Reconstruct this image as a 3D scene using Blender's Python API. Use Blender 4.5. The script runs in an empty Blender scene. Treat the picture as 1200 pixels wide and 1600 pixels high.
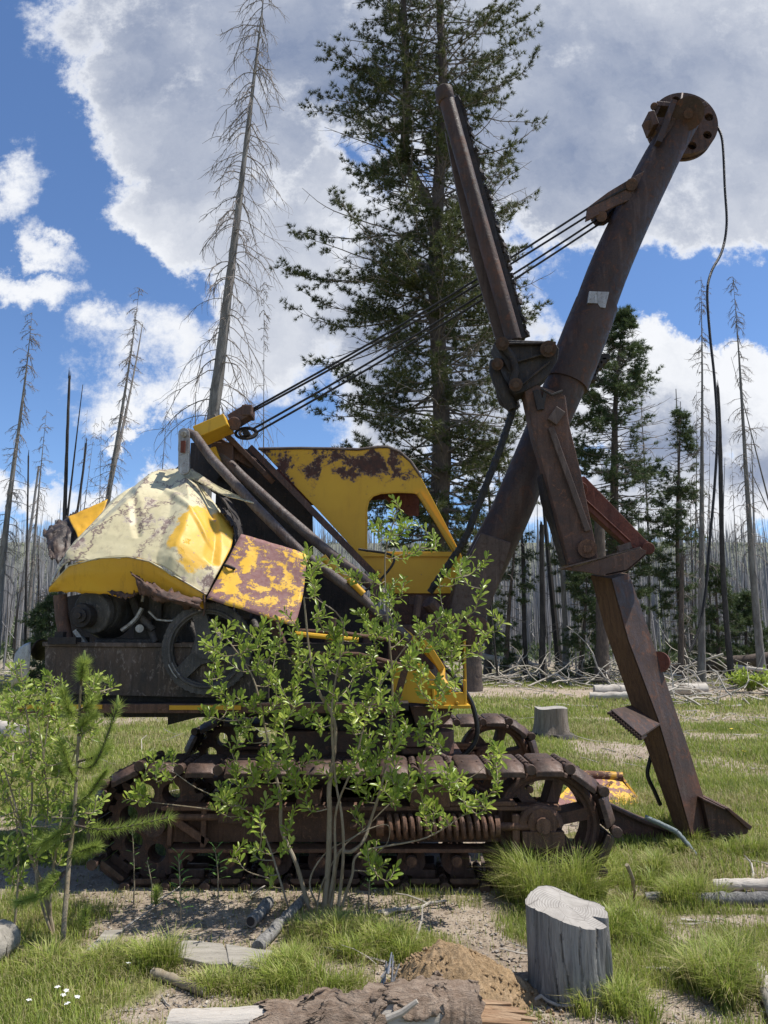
import bpy, math, random
import numpy as np
from mathutils import Vector, Matrix
from mathutils.geometry import tessellate_polygon

# ------------------------------------------------------------------ camera, world, sun, exposure
sc = bpy.context.scene
C = sc.collection
PITCH = math.radians(9.5)
CAM_Z = 1.6
F = 26.0 / 36.0 * 1600.0
cam_d = bpy.data.cameras.new('camera')
cam_d.sensor_fit = 'VERTICAL'; cam_d.sensor_height = 36.0; cam_d.lens = 26.0
cam_d.clip_start = 0.05; cam_d.clip_end = 3000
cam = bpy.data.objects.new('camera', cam_d); C.objects.link(cam)
cam.location = (0, 0, CAM_Z); cam.rotation_euler = (math.pi / 2 + PITCH, 0, 0)
sc.camera = cam
SUN_EL = math.radians(65); SUN_AZ = math.radians(82)
sd = bpy.data.lights.new('sun', 'SUN'); sd.energy = 4.0; sd.angle = math.radians(0.5); sd.color = (1.0, 0.95, 0.87)
sun = bpy.data.objects.new('sun', sd); C.objects.link(sun)
sv = Vector((math.cos(SUN_EL) * math.sin(SUN_AZ), math.cos(SUN_EL) * math.cos(SUN_AZ), math.sin(SUN_EL)))
sun.rotation_euler = sv.to_track_quat('Z', 'Y').to_euler(); sun.location = (20, 20, 50)
sc.view_settings.view_transform = 'Standard'; sc.view_settings.look = 'None'
sc.view_settings.gamma = 1.0; sc.view_settings.exposure = 0.7
sc.view_settings.use_curve_mapping = False
sc.cycles.use_denoising = True
sc.cycles.max_bounces = 6; sc.cycles.transparent_max_bounces = 4

sp, cp = math.sin(PITCH), math.cos(PITCH)
def ray(px, py):
    u = (px - 600.0) / F; v = (800.0 - py) / F
    return Vector((u, cp - v * sp, sp + v * cp))
def W(px, py, D):                                   # point of the photo's pixel at depth D metres
    r = ray(px, py); t = D / r.y
    return Vector((r.x * t, D, CAM_Z + r.z * t))

# ------------------------------------------------------------------ node helper
class NT:
    def __init__(s, tree): s.t = tree; s.n = tree.nodes; s.l = tree.links
    def node(s, ty, **kw):
        n = s.n.new(ty)
        for k, v in kw.items(): setattr(n, k, v)
        return n
    def put(s, sock, v):
        if isinstance(v, bpy.types.NodeSocket): s.l.new(v, sock)
        elif v is not None:
            if sock.type == 'RGBA' and not isinstance(v, (int, float)) and len(v) == 3: v = (*v, 1)
            sock.default_value = v
    def math(s, op, a, b=None, c=None, clamp=False):
        n = s.node('ShaderNodeMath', operation=op); n.use_clamp = clamp
        for i, v in enumerate((a, b, c)):
            if v is not None: s.put(n.inputs[i], v)
        return n.outputs[0]
    def mix(s, f, a, b, blend='MIX'):
        n = s.node('ShaderNodeMix', data_type='RGBA', blend_type=blend)
        s.put(n.inputs[0], f); s.put(n.inputs[6], a); s.put(n.inputs[7], b); return n.outputs[2]
    def rng(s, v, a, b, c=0.0, d=1.0, smooth=True):
        n = s.node('ShaderNodeMapRange'); n.interpolation_type = 'SMOOTHSTEP' if smooth else 'LINEAR'
        for i, x in enumerate((v, a, b, c, d)): s.put(n.inputs[i], x)
        return n.outputs[0]
    def noise(s, vec, scale, detail=4, rough=.55, dist=0.0, out=0):
        n = s.node('ShaderNodeTexNoise')
        if vec is not None: s.put(n.inputs['Vector'], vec)
        n.inputs['Scale'].default_value = scale; n.inputs['Detail'].default_value = detail
        n.inputs['Roughness'].default_value = rough; n.inputs['Distortion'].default_value = dist
        return n.outputs[out]
    def mapping(s, vec, loc=(0, 0, 0), rot=(0, 0, 0), scale=(1, 1, 1), ty='POINT'):
        n = s.node('ShaderNodeMapping', vector_type=ty)
        s.put(n.inputs[0], vec); n.inputs[1].default_value = loc; n.inputs[2].default_value = rot; n.inputs[3].default_value = scale
        return n.outputs[0]
    def xyz(s, vec):
        n = s.node('ShaderNodeSeparateXYZ'); s.put(n.inputs[0], vec); return n.outputs
    def comb(s, x, y, z=0.0):
        n = s.node('ShaderNodeCombineXYZ')
        for i, v in enumerate((x, y, z)): s.put(n.inputs[i], v)
        return n.outputs[0]
    def bump(s, h, strength=.4, dist=.02):
        n = s.node('ShaderNodeBump'); s.put(n.inputs['Height'], h)
        n.inputs['Strength'].default_value = strength; n.inputs['Distance'].default_value = dist
        return n.outputs[0]

# ------------------------------------------------------------------ sky with clouds (in directions, at infinity)
world = bpy.data.worlds.new("World"); sc.world = world; world.use_nodes = True
w = NT(world.node_tree); w.n.clear()
sky = w.node('ShaderNodeTexSky', sky_type='NISHITA'); sky.sun_disc = False
sky.sun_elevation = SUN_EL; sky.sun_rotation = SUN_AZ; sky.altitude = 1500; sky.dust_density = 0.4; sky.ozone_density = 2.2; sky.air_density = 1.0
tc = w.node('ShaderNodeTexCoord')
dx, dy, dz = w.xyz(tc.outputs['Generated'])
ay = w.math('MAXIMUM', w.math('ABSOLUTE', dy), 0.12)
U = w.math('DIVIDE', dx, ay); V = w.math('DIVIDE', dz, ay)
uv = w.comb(U, V)
wn = w.noise(uv, 3.2, 9, .66, out=1)
va = w.node('ShaderNodeVectorMath', operation='SUBTRACT'); w.put(va.inputs[0], wn); va.inputs[1].default_value = (.5, .5, .5)
vs = w.node('ShaderNodeVectorMath', operation='SCALE'); w.put(vs.inputs[0], va.outputs[0]); vs.inputs['Scale'].default_value = .36
vadd = w.node('ShaderNodeVectorMath', operation='ADD'); w.put(vadd.inputs[0], uv); w.put(vadd.inputs[1], vs.outputs[0])
wuv = vadd.outputs[0]
def blob(px, py, rx, ry, rot=0.0, soft=1.7, top=1.0):        # 1 at the middle, .5 at the ellipse's rim
    r = ray(px, py); n = w.mapping(wuv, (r.x / r.y, r.z / r.y, 0), (0, 0, math.radians(-rot)), (rx / F, ry / F, 1), 'TEXTURE')
    ln = w.node('ShaderNodeVectorMath', operation='LENGTH'); w.put(ln.inputs[0], w.mapping(n, scale=(1, 1, 0)))
    return w.rng(ln.outputs['Value'], max(0.0, 2 - soft), soft, top, 0.0)
def union(lst):
    a = lst[0]
    for b in lst[1:]: a = w.math('MAXIMUM', a, b)
    return a
CL = [blob(560, -60, 510, 400, 0, 1.25), blob(330, 140, 250, 190, 40, 1.35), blob(300, 330, 150, 110, 30, 1.5), blob(1000, 150, 460, 285, 0, 1.2), blob(130, 30, 120, 80, 35, 1.9, .72),
      blob(450, 450, 130, 240, 10, 1.5), blob(640, 500, 200, 260, 0, 1.6), blob(240, 570, 170, 80, 20, 1.9, .74), blob(300, 640, 150, 50, 0, 1.8, .8),
      blob(0, 290, 55, 95, 30, 1.9, .70), blob(62, 375, 110, 36, 50, 1.9, .68), blob(35, 465, 110, 40, 12, 1.9, .78), blob(135, 530, 55, 35, 20, 1.9, .66),
      blob(90, 765, 130, 45, 0, 1.7, .8), blob(30, 860, 100, 55, 0, 1.8, .7), blob(225, 697, 40, 14, 0, 1.9, .75), blob(280, 800, 140, 60, 0, 1.8),
      blob(960, 600, 110, 105, 0, 1.4), blob(1060, 640, 110, 110, 0, 1.35), blob(1180, 650, 110, 130, 0, 1.35), blob(1080, 770, 240, 70, 0, 1.6), blob(820, 640, 160, 130, 0, 1.5), blob(1165, 800, 90, 60, 0, 1.6)]
dens = union(CL)
fb = w.noise(uv, 5.6, 12, .70)
d1 = w.math('ADD', dens, w.math('MULTIPLY', w.math('SUBTRACT', fb, .5), 1.65))
cover = w.rng(d1, .32, .76)
thick = w.rng(d1, .52, .95)
GR = [blob(440, 60, 420, 330, 25, 1.6), blob(330, 230, 190, 150, 40, 1.8, .85), blob(900, 160, 520, 270, 0, 1.55), blob(420, 400, 150, 180, 0, 1.9, .7), blob(1010, 720, 160, 60, 0, 1.9), blob(1170, 740, 100, 60, 0, 1.9), blob(650, 560, 200, 260, 0, 1.9)]
fb2 = w.noise(uv, 2.2, 6, .55)
grey = w.math('MULTIPLY', w.math('MULTIPLY', union(GR), thick), w.rng(fb2, .25, .65, .6, 1.0))
fb3 = w.noise(wuv, 9, 6, .6)
grey = w.math('ADD', grey, w.math('MULTIPLY', w.math('SUBTRACT', fb3, .5), w.math('MULTIPLY', thick, .55)), clamp=True)
ccol = w.mix(grey, (.92, .94, .98), (.215, .275, .42))
skyb = w.node('ShaderNodeBackground'); w.put(skyb.inputs[0], w.mix(1.0, sky.outputs[0], (.86, 1.0, 1.16), 'MULTIPLY')); skyb.inputs[1].default_value = .09
clb = w.node('ShaderNodeBackground'); w.put(clb.inputs[0], ccol); clb.inputs[1].default_value = .625
horiz = w.rng(dz, -.02, .03)
mx = w.node('ShaderNodeMixShader'); w.put(mx.inputs[0], w.math('MULTIPLY', cover, horiz)); w.l.new(skyb.outputs[0], mx.inputs[1]); w.l.new(clb.outputs[0], mx.inputs[2])
wo = w.node('ShaderNodeOutputWorld'); w.l.new(mx.outputs[0], wo.inputs[0])

# ------------------------------------------------------------------ numpy noise, terrain
rs = np.random.RandomState(7)
random.seed(7)
_T = np.random.RandomState(3).rand(256, 256)
def vnoise(x, y, seed=0):
    x = np.asarray(x, float) + seed * 17.3; y = np.asarray(y, float) + seed * 9.1
    xi = np.floor(x).astype(int); yi = np.floor(y).astype(int); fx = x - xi; fy = y - yi
    fx = fx * fx * (3 - 2 * fx); fy = fy * fy * (3 - 2 * fy)
    g = lambda a, b: _T[a % 256, b % 256]
    return (g(xi, yi) * (1 - fx) + g(xi + 1, yi) * fx) * (1 - fy) + (g(xi, yi + 1) * (1 - fx) + g(xi + 1, yi + 1) * fx) * fy
def fbm(x, y, seed=0, o=4):
    s = 0; a = .5; t = 0
    for i in range(o):
        s = s + a * vnoise(np.asarray(x) * 2 ** i, np.asarray(y) * 2 ** i, seed + i); t += a; a *= .5
    return s / t
def hgt(x, y):
    x = np.asarray(x, float); y = np.asarray(y, float)
    near = .05 * (fbm(x * .8, y * .8, 2) - .5) * np.clip((y + 2) / 4, 0, 1)
    far = .5 * (fbm(x * .06, y * .06, 5) - .5) * np.clip((y - 14) / 20, 0, 1)
    hill = np.where(y > 38, .0009 * np.minimum(y - 38, 150) ** 2 * 1.25 + np.maximum(y - 188, 0) * .03, 0)
    return near + far + hill
def gz(x, y): return float(hgt(x, y))
def GP(px, py):                                      # where the ground shows at a pixel
    r = ray(px, py); D = 5.0
    for _ in range(12):
        z = gz(r.x / r.y * D, D); D = min(400.0, max(1.0, (z - CAM_Z) / min(-.004, r.z / r.y)))
    return Vector((r.x / r.y * D, D, gz(r.x / r.y * D, D)))
def pxb(x, y, z=0.0):                                # world -> photo pixel (arrays)
    yy = y * cp + (z - CAM_Z) * sp; zz = -y * sp + (z - CAM_Z) * cp
    return 600 + F * x / yy, 800 - F * zz / yy

# ------------------------------------------------------------------ mesh helpers
ORG = {}                                             # object name -> world origin of its mesh space
def tag(o, label=None, cat=None, group=None, kind=None):
    for k, v in (('label', label), ('category', cat), ('group', group), ('kind', kind)):
        if v: o[k] = v
    return o
def thing(name, label, cat, loc, group=None):
    o = bpy.data.objects.new(name, None); C.objects.link(o); o.location = loc; o.empty_display_size = .2
    ORG[o.name] = Vector(loc); return tag(o, label, cat, group)
def link(name, me, mat, parent=None, origin=None, smooth=False):
    me.materials.append(mat)
    if smooth: me.polygons.foreach_set('use_smooth', np.ones(len(me.polygons), bool))
    o = bpy.data.objects.new(name, me); C.objects.link(o)
    if parent is not None:
        o.parent = parent; ORG[o.name] = ORG[parent.name]
    else:
        o.location = origin or (0, 0, 0); ORG[o.name] = Vector(origin or (0, 0, 0))
    return o
def org_of(parent, origin): return np.array(ORG[parent.name] if parent is not None else (origin or (0, 0, 0)), float)
def tri_obj(name, v, f, mat, parent=None, origin=None, smooth=False):
    """v (N,3) float, f (M,k) int"""
    v = np.asarray(v, np.float32) - org_of(parent, origin).astype(np.float32); f = np.asarray(f, np.int32)
    me = bpy.data.meshes.new(name); k = f.shape[1]
    me.vertices.add(len(v)); me.vertices.foreach_set('co', v.ravel())
    me.loops.add(f.size); me.loops.foreach_set('vertex_index', f.ravel())
    me.polygons.add(len(f)); me.polygons.foreach_set('loop_start', np.arange(len(f), dtype=np.int32) * k)
    me.polygons.foreach_set('loop_total', np.full(len(f), k, np.int32))
    me.update(calc_edges=True); me.validate()
    return link(name, me, mat, parent, origin, smooth)
class MB:
    def __init__(s): s.v = []; s.f = []
    def add(s, vs, fs):
        b = len(s.v); s.v += [tuple(x) for x in vs]; s.f += [tuple(b + i for i in f) for f in fs]; return s
    def tube(s, pts, rad, n=8, cap=True, sq=None, jit=0.0):
        """swept round (or squared: sq = (width, height) multipliers) section along pts"""
        pts = [Vector(p) for p in pts]
        if isinstance(rad, (int, float)): rad = [rad] * len(pts)
        vs = []; up = None
        for i, p in enumerate(pts):
            d = (pts[min(i + 1, len(pts) - 1)] - pts[max(i - 1, 0)])
            d = d.normalized() if d.length > 1e-9 else Vector((0, 0, 1))
            if up is None:
                up = d.orthogonal().normalized() if abs(d.y) > .95 else (Vector((0, 1, 0)) - d * d.y).normalized()
            else:
                up = (up - d * up.dot(d)); up = up.normalized() if up.length > 1e-6 else d.orthogonal().normalized()
            sd_ = d.cross(up)
            for k in range(n):
                a = 2 * math.pi * k / n; r = rad[i] * (1 + (random.uniform(-jit, jit) if jit else 0))
                vs.append(p + (sd_ * math.cos(a) + up * math.sin(a)) * r)
        fs = [(i * n + k, i * n + (k + 1) % n, (i + 1) * n + (k + 1) % n, (i + 1) * n + k) for i in range(len(pts) - 1) for k in range(n)]
        if cap: fs += [tuple(range(n))[::-1], tuple((len(pts) - 1) * n + k for k in range(n))]
        return s.add(vs, fs)
    def beam(s, p0, p1, wid, dep, up=(0, 1, 0), ang=0.0):
        """box from p0 to p1; dep along 'up' (turned by ang about the axis), wid across"""
        p0 = Vector(p0); p1 = Vector(p1); d = (p1 - p0).normalized(); u = Vector(up); u = (u - d * u.dot(d)).normalized()
        if ang: u = Matrix.Rotation(ang, 3, d) @ u
        sd_ = d.cross(u)
        if isinstance(wid, (int, float)): wid = (wid, wid)
        if isinstance(dep, (int, float)): dep = (dep, dep)
        vs = [p + sd_ * (a * wi / 2) + u * (b * de / 2) for p, wi, de in ((p0, wid[0], dep[0]), (p1, wid[1], dep[1])) for a, b in ((-1, -1), (1, -1), (1, 1), (-1, 1))]
        return s.add(vs, [(3, 2, 1, 0), (4, 5, 6, 7), (0, 1, 5, 4), (1, 2, 6, 5), (2, 3, 7, 6), (3, 0, 4, 7)])
    def box(s, c, size):
        c = Vector(c); x, y, z = size
        return s.beam(c - Vector((0, 0, z / 2)), c + Vector((0, 0, z / 2)), x, y)
    def plate(s, outer, ext, holes=()):
        """planar polygon (with holes) extruded by the vector ext"""
        loops = [[Vector(p) for p in outer]] + [[Vector(p) for p in h] for h in holes]
        tris = tessellate_polygon(loops); flat = [p for l in loops for p in l]; n = len(flat); ext = Vector(ext)
        fs = [tuple(t) for t in tris] + [tuple(n + i for i in t[::-1]) for t in tris]; b = 0
        for l in loops:
            m = len(l); fs += [(b + i, b + (i + 1) % m, n + b + (i + 1) % m, n + b + i) for i in range(m)]; b += m
        return s.add(flat + [p + ext for p in flat], fs)
    def cyl(s, p0, p1, r, n=16): return s.tube([p0, p1], r, n)
    def wheel(s, c, R, th, spokes, rim, hub, sw, y0=None, n=48, holes=True):
        """disc wheel in the XZ plane with spoke windows, from y=c.y to c.y+th"""
        c = Vector(c); P = lambda r, a: c + Vector((r * math.cos(a), 0, r * math.sin(a)))
        hs = []
        for k in range(spokes):
            a0 = 2 * math.pi * k / spokes + .2; a1 = 2 * math.pi * (k + 1) / spokes + .2
            ri, ro = hub, R - rim; b0, b1 = sw / 2 / ro, sw / 2 / ri; h = []
            for i in range(7): h.append(P(ro, a0 + b0 + (a1 - a0 - 2 * b0) * i / 6))
            if a1 - a0 - 2 * b1 > .05:
                for i in range(4): h.append(P(ri, a1 - b1 - (a1 - a0 - 2 * b1) * i / 3))
            else: h.append(P(sw / 2 / math.sin((a1 - a0) / 2), (a0 + a1) / 2))
            hs.append(h)
        s.plate([P(R, 2 * math.pi * i / n) for i in range(n)], (0, th, 0), hs if holes else ())
        return s
    def build(s, name, mat, parent=None, origin=None, smooth=False, bevel=0.0):
        o_ = org_of(parent, origin)
        me = bpy.data.meshes.new(name); me.from_pydata([tuple(np.array(v) - o_) for v in s.v], [], s.f); me.validate()
        import bmesh
        bm = bmesh.new(); bm.from_mesh(me); bmesh.ops.recalc_face_normals(bm, faces=bm.faces[:]); bm.to_mesh(me); bm.free()
        o = link(name, me, mat, parent, origin, False)
        if smooth:
            for p in me.polygons: p.use_smooth = True
            me.set_sharp_from_angle(angle=math.radians(40))
        if bevel:
            m = o.modifiers.new('bevel', 'BEVEL'); m.width = bevel; m.segments = 2; m.limit_method = 'ANGLE'; m.angle_limit = math.radians(40)
        return o
def PX(lst, D): return [W(a, b, D) for a, b in lst]
def spline(pts, n):
    """Catmull-Rom through the rows of pts (k,d) -> n samples"""
    p = np.asarray(pts, float); k = len(p); p = np.vstack([2 * p[0] - p[1], p, 2 * p[-1] - p[-2]])
    t = np.linspace(0, k - 1 - 1e-9, n); i = t.astype(int); f = (t - i)[:, None]
    a, b, c, d = p[i], p[i + 1], p[i + 2], p[i + 3]
    return .5 * (2 * b + (c - a) * f + (2 * a - 5 * b + 4 * c - d) * f ** 2 + (3 * b - a - 3 * c + d) * f ** 3)
def sheet(name, rows, nu, nv, mat, parent, bump=.0, seed=0, thick=.006, ragged=0.0, creases=()):
    """crumpled metal sheet through rows of (px, py, D) control points"""
    g = np.array([[list(W(*q)) for q in r] for r in rows])
    g = np.array([spline(r, nu) for r in g]); g = np.stack([spline(g[:, i], nv) for i in range(nu)], 1)
    uu, vv = np.meshgrid(np.linspace(0, 1, nu), np.linspace(0, 1, nv))
    if bump:
        rid = np.abs(fbm(uu * 7, vv * 5, seed) - .5) * 2
        g[..., 1] += bump * (fbm(uu * 4, vv * 4, seed + 3) - .5) + bump * .6 * (rid - .3)
        g[..., 2] += bump * .7 * (fbm(uu * 6, vv * 6, seed + 9) - .5) + bump * .3 * (rid - .3)
    for (u0, v0, u1, v1, amp, wd) in creases:              # sharp folds along lines of the sheet
        du, dv = u1 - u0, v1 - v0; tt_ = np.clip(((uu - u0) * du + (vv - v0) * dv) / (du * du + dv * dv), 0, 1); ds = np.hypot(uu - u0 - tt_ * du, vv - v0 - tt_ * dv) + .03 * (fbm(uu * 9, vv * 9, seed + 11) - .5)
        k_ = amp * np.maximum(0, 1 - np.abs(ds) / wd); g[..., 2] += k_; g[..., 1] -= k_ * .7
    if ragged:
        g[0, :, 2] += ragged * (fbm(uu[0] * 22, vv[0] * 0, seed + 4) - .5) * 2; g[-1, :, 2] += ragged * (fbm(uu[0] * 30, vv[0] * 0 + 3, seed + 5) - .5) * 2
    f = [(j * nu + i, j * nu + i + 1, (j + 1) * nu + i + 1, (j + 1) * nu + i) for j in range(nv - 1) for i in range(nu - 1)]
    o = tri_obj(name, g.reshape(-1, 3), f, mat, parent, smooth=True)
    m = o.modifiers.new('solid', 'SOLIDIFY'); m.thickness = thick; m.offset = 0
    return o

# ------------------------------------------------------------------ materials
def new_mat(name):
    m = bpy.data.materials.new(name); m.use_nodes = True; t = NT(m.node_tree)
    b = t.n['Principled BSDF']; b.inputs['Specular IOR Level'].default_value = .3
    co = t.node('ShaderNodeTexCoord').outputs['Object']
    return m, t, b, co
def rust_mat(name, a, b_, c, scale=6.0, rough=.75, bump=.5, streak=None, metal=0.0):
    m, t, b, co = new_mat(name)
    if streak: co = t.mapping(co, scale=streak)
    n1 = t.noise(co, scale, 8, .62); n2 = t.noise(co, scale * 4.3, 6, .65, 1.2); n3 = t.noise(co, scale * 26, 3, .6)
    col = t.mix(t.rng(n1, .35, .66), a, b_); col = t.mix(t.rng(n2, .52, .7), col, c); col = t.mix(t.rng(n3, .3, .75, 0, .5), col, (a[0] * .5, a[1] * .5, a[2] * .5))
    n4 = t.noise(co, scale * .45, 5, .6); n5 = t.noise(t.mapping(co, scale=(6, 6, .5)), scale * .9, 5, .65)
    col = t.mix(t.rng(n4, .54, .70, 0, .42), col, (c[0] * 1.02, c[1] * .98, c[2] * .98)); col = t.mix(t.rng(n5, .54, .66, 0, .5), col, (a[0] * .45, a[1] * .45, a[2] * .45)); col = t.mix(t.rng(n5, .44, .36, 0, .3), col, (b_[0] * 1.5 + .02, b_[1] * 1.5 + .02, b_[2] * 1.5 + .02))
    t.put(b.inputs['Base Color'], col); t.put(b.inputs['Roughness'], t.rng(n2, .3, .7, rough - .18, min(1, rough + .12)))
    b.inputs['Metallic'].default_value = metal
    t.put(b.inputs['Normal'], t.bump(t.math('ADD', n2, t.math('MULTIPLY', n3, .5)), bump, .01)); return m
def paint_mat(name, paint, paint2, rust, rust2, thr, zb=None, scale=5.0, cracks=0.0, rough=.45, grime=.35):
    """old paint flaked down to rust; zb = (z0, z1, amount) more flaking towards z1"""
    m, t, b, co = new_mat(name)
    n1 = t.noise(co, scale, 9, .66, .25); n0 = t.noise(co, scale * .35, 4, .5); n2 = t.noise(co, scale * 7, 6, .7)
    pv = t.mix(t.rng(n0, .35, .65), paint, paint2); pv_mid = (paint[0] * .62, paint[1] * .55, paint[2] * .8 + .02)
    pv = t.mix(t.rng(t.noise(t.mapping(co, scale=(9, 9, 1.2)), 2.0, 6, .7), .5, .75, 0, grime), pv, (paint[0] * .35, paint[1] * .3, paint[2] * .3 + .02))
    mask = t.math('ADD', n1, t.math('MULTIPLY', t.math('SUBTRACT', n0, .5), .45)); mask = t.math('ADD', mask, t.math('MULTIPLY', t.math('SUBTRACT', n2, .5), .26)); mask = t.math('ADD', mask, t.math('MULTIPLY', t.math('SUBTRACT', t.noise(co, scale * 26, 3, .7), .5), .10))
    if zb: mask = t.math('ADD', mask, t.rng(t.xyz(co)[2], zb[0], zb[1], 0, zb[2]))
    k = t.rng(mask, thr, thr + .012, smooth=False)
    rr = t.mix(t.rng(t.noise(co, scale * 3, 6, .6), .35, .65), rust, rust2)
    pv = t.mix(t.rng(mask, thr - .07, thr, 0, .55), pv, (pv_mid[0], pv_mid[1], pv_mid[2])); rr = t.mix(t.rng(mask, thr + .05, thr + .012, 0, .6), rr, (.26, .20, .175))
    col = t.mix(k, pv, rr)
    if cracks:
        vo = t.node('ShaderNodeTexVoronoi', feature='DISTANCE_TO_EDGE'); vo.inputs['Scale'].default_value = cracks
        wv = t.node('ShaderNodeVectorMath', operation='ADD'); t.put(wv.inputs[0], t.mapping(co, rot=(0, .6, 0), scale=(1, .8, .45)))
        sc_ = t.node('ShaderNodeVectorMath', operation='SCALE'); t.put(sc_.inputs[0], t.noise(co, 6, 6, .7, out=1)); sc_.inputs['Scale'].default_value = .42
        t.put(wv.inputs[1], sc_.outputs[0]); t.put(vo.inputs['Vector'], wv.outputs[0])
        ck = t.math('MULTIPLY', t.rng(vo.outputs['Distance'], .008, .05, 1, 0), t.rng(t.noise(co, 2.6, 4, .6), .36, .50))
        col = t.mix(ck, col, rust)
    t.put(b.inputs['Base Color'], col); t.put(b.inputs['Roughness'], t.math('ADD', t.math('MULTIPLY', k, .35), rough))
    t.put(b.inputs['Normal'], t.bump(t.math('SUBTRACT', t.math('MULTIPLY', n2, .25), t.math('MULTIPLY', k, .6)), .5, .008)); return m
def wood_mat(name, a, b_, dark, along=(9, 9, .8), scale=3.0, rough=.85, bump=.6):
    m, t, b, co = new_mat(name); c2 = t.mapping(co, scale=along)
    n1 = t.noise(c2, scale, 7, .65, .5); n2 = t.noise(c2, scale * 4, 5, .7); n3 = t.noise(co, 2.5, 4, .6)
    col = t.mix(t.rng(n1, .3, .7), a, b_); col = t.mix(t.rng(n2, .58, .72), col, dark); col = t.mix(t.rng(n3, .4, .8, 0, .35), col, dark)
    t.put(b.inputs['Base Color'], col); b.inputs['Roughness'].default_value = rough
    t.put(b.inputs['Normal'], t.bump(t.math('ADD', n1, n2), bump, .012)); return m
def leaf_mat(name, a, b_, c=None, trans=.35, gloss=.35):
    m, t, b, co = new_mat(name)
    g = t.node('ShaderNodeNewGeometry'); r = g.outputs['Random Per Island']
    col = t.mix(r, a, b_)
    if c is not None: col = t.mix(t.rng(t.math('FRACT', t.math('MULTIPLY', r, 7.3)), .72, .8), col, c)
    col = t.mix(t.rng(t.noise(co, 1.3, 3, .5), .35, .65, 0, .6), col, t.mix(.5, a, (a[0] * .6, a[1] * .62, a[2] * .6)))
    t.put(b.inputs['Base Color'], col); b.inputs['Roughness'].default_value = gloss
    tr = t.node('ShaderNodeBsdfTranslucent'); t.put(tr.inputs[0], t.mix(.35, col, (col if False else b_)))
    ms = t.node('ShaderNodeMixShader'); ms.inputs[0].default_value = trans
    t.l.new(b.outputs[0], ms.inputs[1]); t.l.new(tr.outputs[0], ms.inputs[2]); t.l.new(ms.outputs[0], t.n['Material Output'].inputs[0]); return m
M = {}
M['rust'] = rust_mat('dark rust', (.072, .046, .038), (.122, .069, .052), (.20, .10, .065), 5)
M['rust_warm'] = rust_mat('warm rust', (.085, .048, .034), (.15, .08, .053), (.23, .125, .078), 6)
M['rust_red'] = rust_mat('red rust', (.12, .036, .024), (.17, .055, .035), (.07, .035, .03), 5)
M['pad'] = rust_mat('worn track steel', (.062, .042, .035), (.10, .066, .053), (.135, .08, .057), 5, .55, .4, metal=.15)
M['black'] = rust_mat('sooty steel', (.022, .019, .019), (.042, .035, .033), (.085, .058, .045), 7, .7)
M['grey_iron'] = rust_mat('grey cast iron', (.05, .048, .048), (.095, .088, .084), (.17, .145, .13), 8, .6)
M['skirt'] = rust_mat('stained plate', (.035, .029, .027), (.085, .056, .041), (.23, .19, .165), 3.6, .6, .3, streak=(1.6, 1.6, .8))
M['chrome'] = rust_mat('pale worn metal', (.30, .29, .28), (.42, .41, .40), (.16, .11, .09), 7, .45, .3, metal=.5)
M['tube'] = rust_mat('worn tube steel', (.085, .062, .055), (.15, .125, .115), (.11, .05, .035), 9, .6, streak=(1, 1, .6))
M['boom'] = rust_mat('boom skin', (.048, .030, .024), (.070, .042, .032), (.13, .056, .033), 2.6, .62, .35)
M['boom_plate'] = rust_mat('boom plate', (.085, .058, .047), (.11, .075, .06), (.07, .04, .03), 4, .6, .3)
M['yellow'] = paint_mat('yellow paint flaking', (.66, .375, .025), (.60, .33, .022), (.095, .040, .028), (.055, .032, .027), .735, (2.75, 3.25, .23), 6.0, rough=.38, grime=.15)
M['yellow_sound'] = paint_mat('yellow paint', (.62, .36, .03), (.58, .31, .025), (.10, .045, .03), (.06, .035, .03), .74, None, 5, grime=.4)
M['yellow_panel'] = paint_mat('yellow paint half gone', (.72, .42, .035), (.68, .39, .04), (.26, .145, .135), (.21, .10, .09), .485, None, 12, grime=.1)
M['cream'] = paint_mat('bleached cream paint', (.56, .505, .33), (.50, .44, .27), (.17, .12, .105), (.25, .19, .17), .645, None, 5, cracks=3.0, grime=.5, rough=.5)
M['wood_dark'] = wood_mat('old dark wood', (.10, .058, .036), (.17, .098, .052), (.028, .02, .018), (14, 14, .6), 3, .8, .8)
M['wood_grey'] = wood_mat('weathered grey wood', (.15, .145, .14), (.36, .345, .32), (.025, .023, .022), (12, 12, .7), 3, bump=1.0)
M['wood_cut'] = wood_mat('cut wood face', (.27, .25, .225), (.38, .355, .32), (.12, .10, .085), (2, 2, 2), 11, bump=.3)
M['wood_far'] = wood_mat('far stump wood', (.15, .12, .095), (.30, .25, .205), (.055, .038, .03), (10, 10, .7), 3, bump=1.0)
M['wood_flat'] = wood_mat('weathered board', (.24, .22, .185), (.37, .34, .29), (.11, .095, .08), (.9, 8, 8), 4)
M['log_pale'] = wood_mat('barkless pale log', (.40, .36, .31), (.52, .48, .42), (.20, .16, .13), (.9, 8, 8), 3)
M['log_bark'] = wood_mat('peeling bark', (.21, .145, .10), (.37, .285, .215), (.07, .05, .037), (4, 9, 9), 4, bump=1)
M['bark'] = wood_mat('pine bark', (.07, .056, .05), (.145, .108, .085), (.035, .03, .028), (5, 5, 1.6), 4, bump=1)
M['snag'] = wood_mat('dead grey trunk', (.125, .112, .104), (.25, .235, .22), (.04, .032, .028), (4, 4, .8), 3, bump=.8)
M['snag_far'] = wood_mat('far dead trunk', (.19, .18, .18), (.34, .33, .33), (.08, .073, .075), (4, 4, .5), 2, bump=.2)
M['char'] = wood_mat('charred trunk', (.022, .020, .020), (.05, .045, .043), (.14, .12, .11), (5, 5, .6), 2.4, bump=.8)
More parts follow.
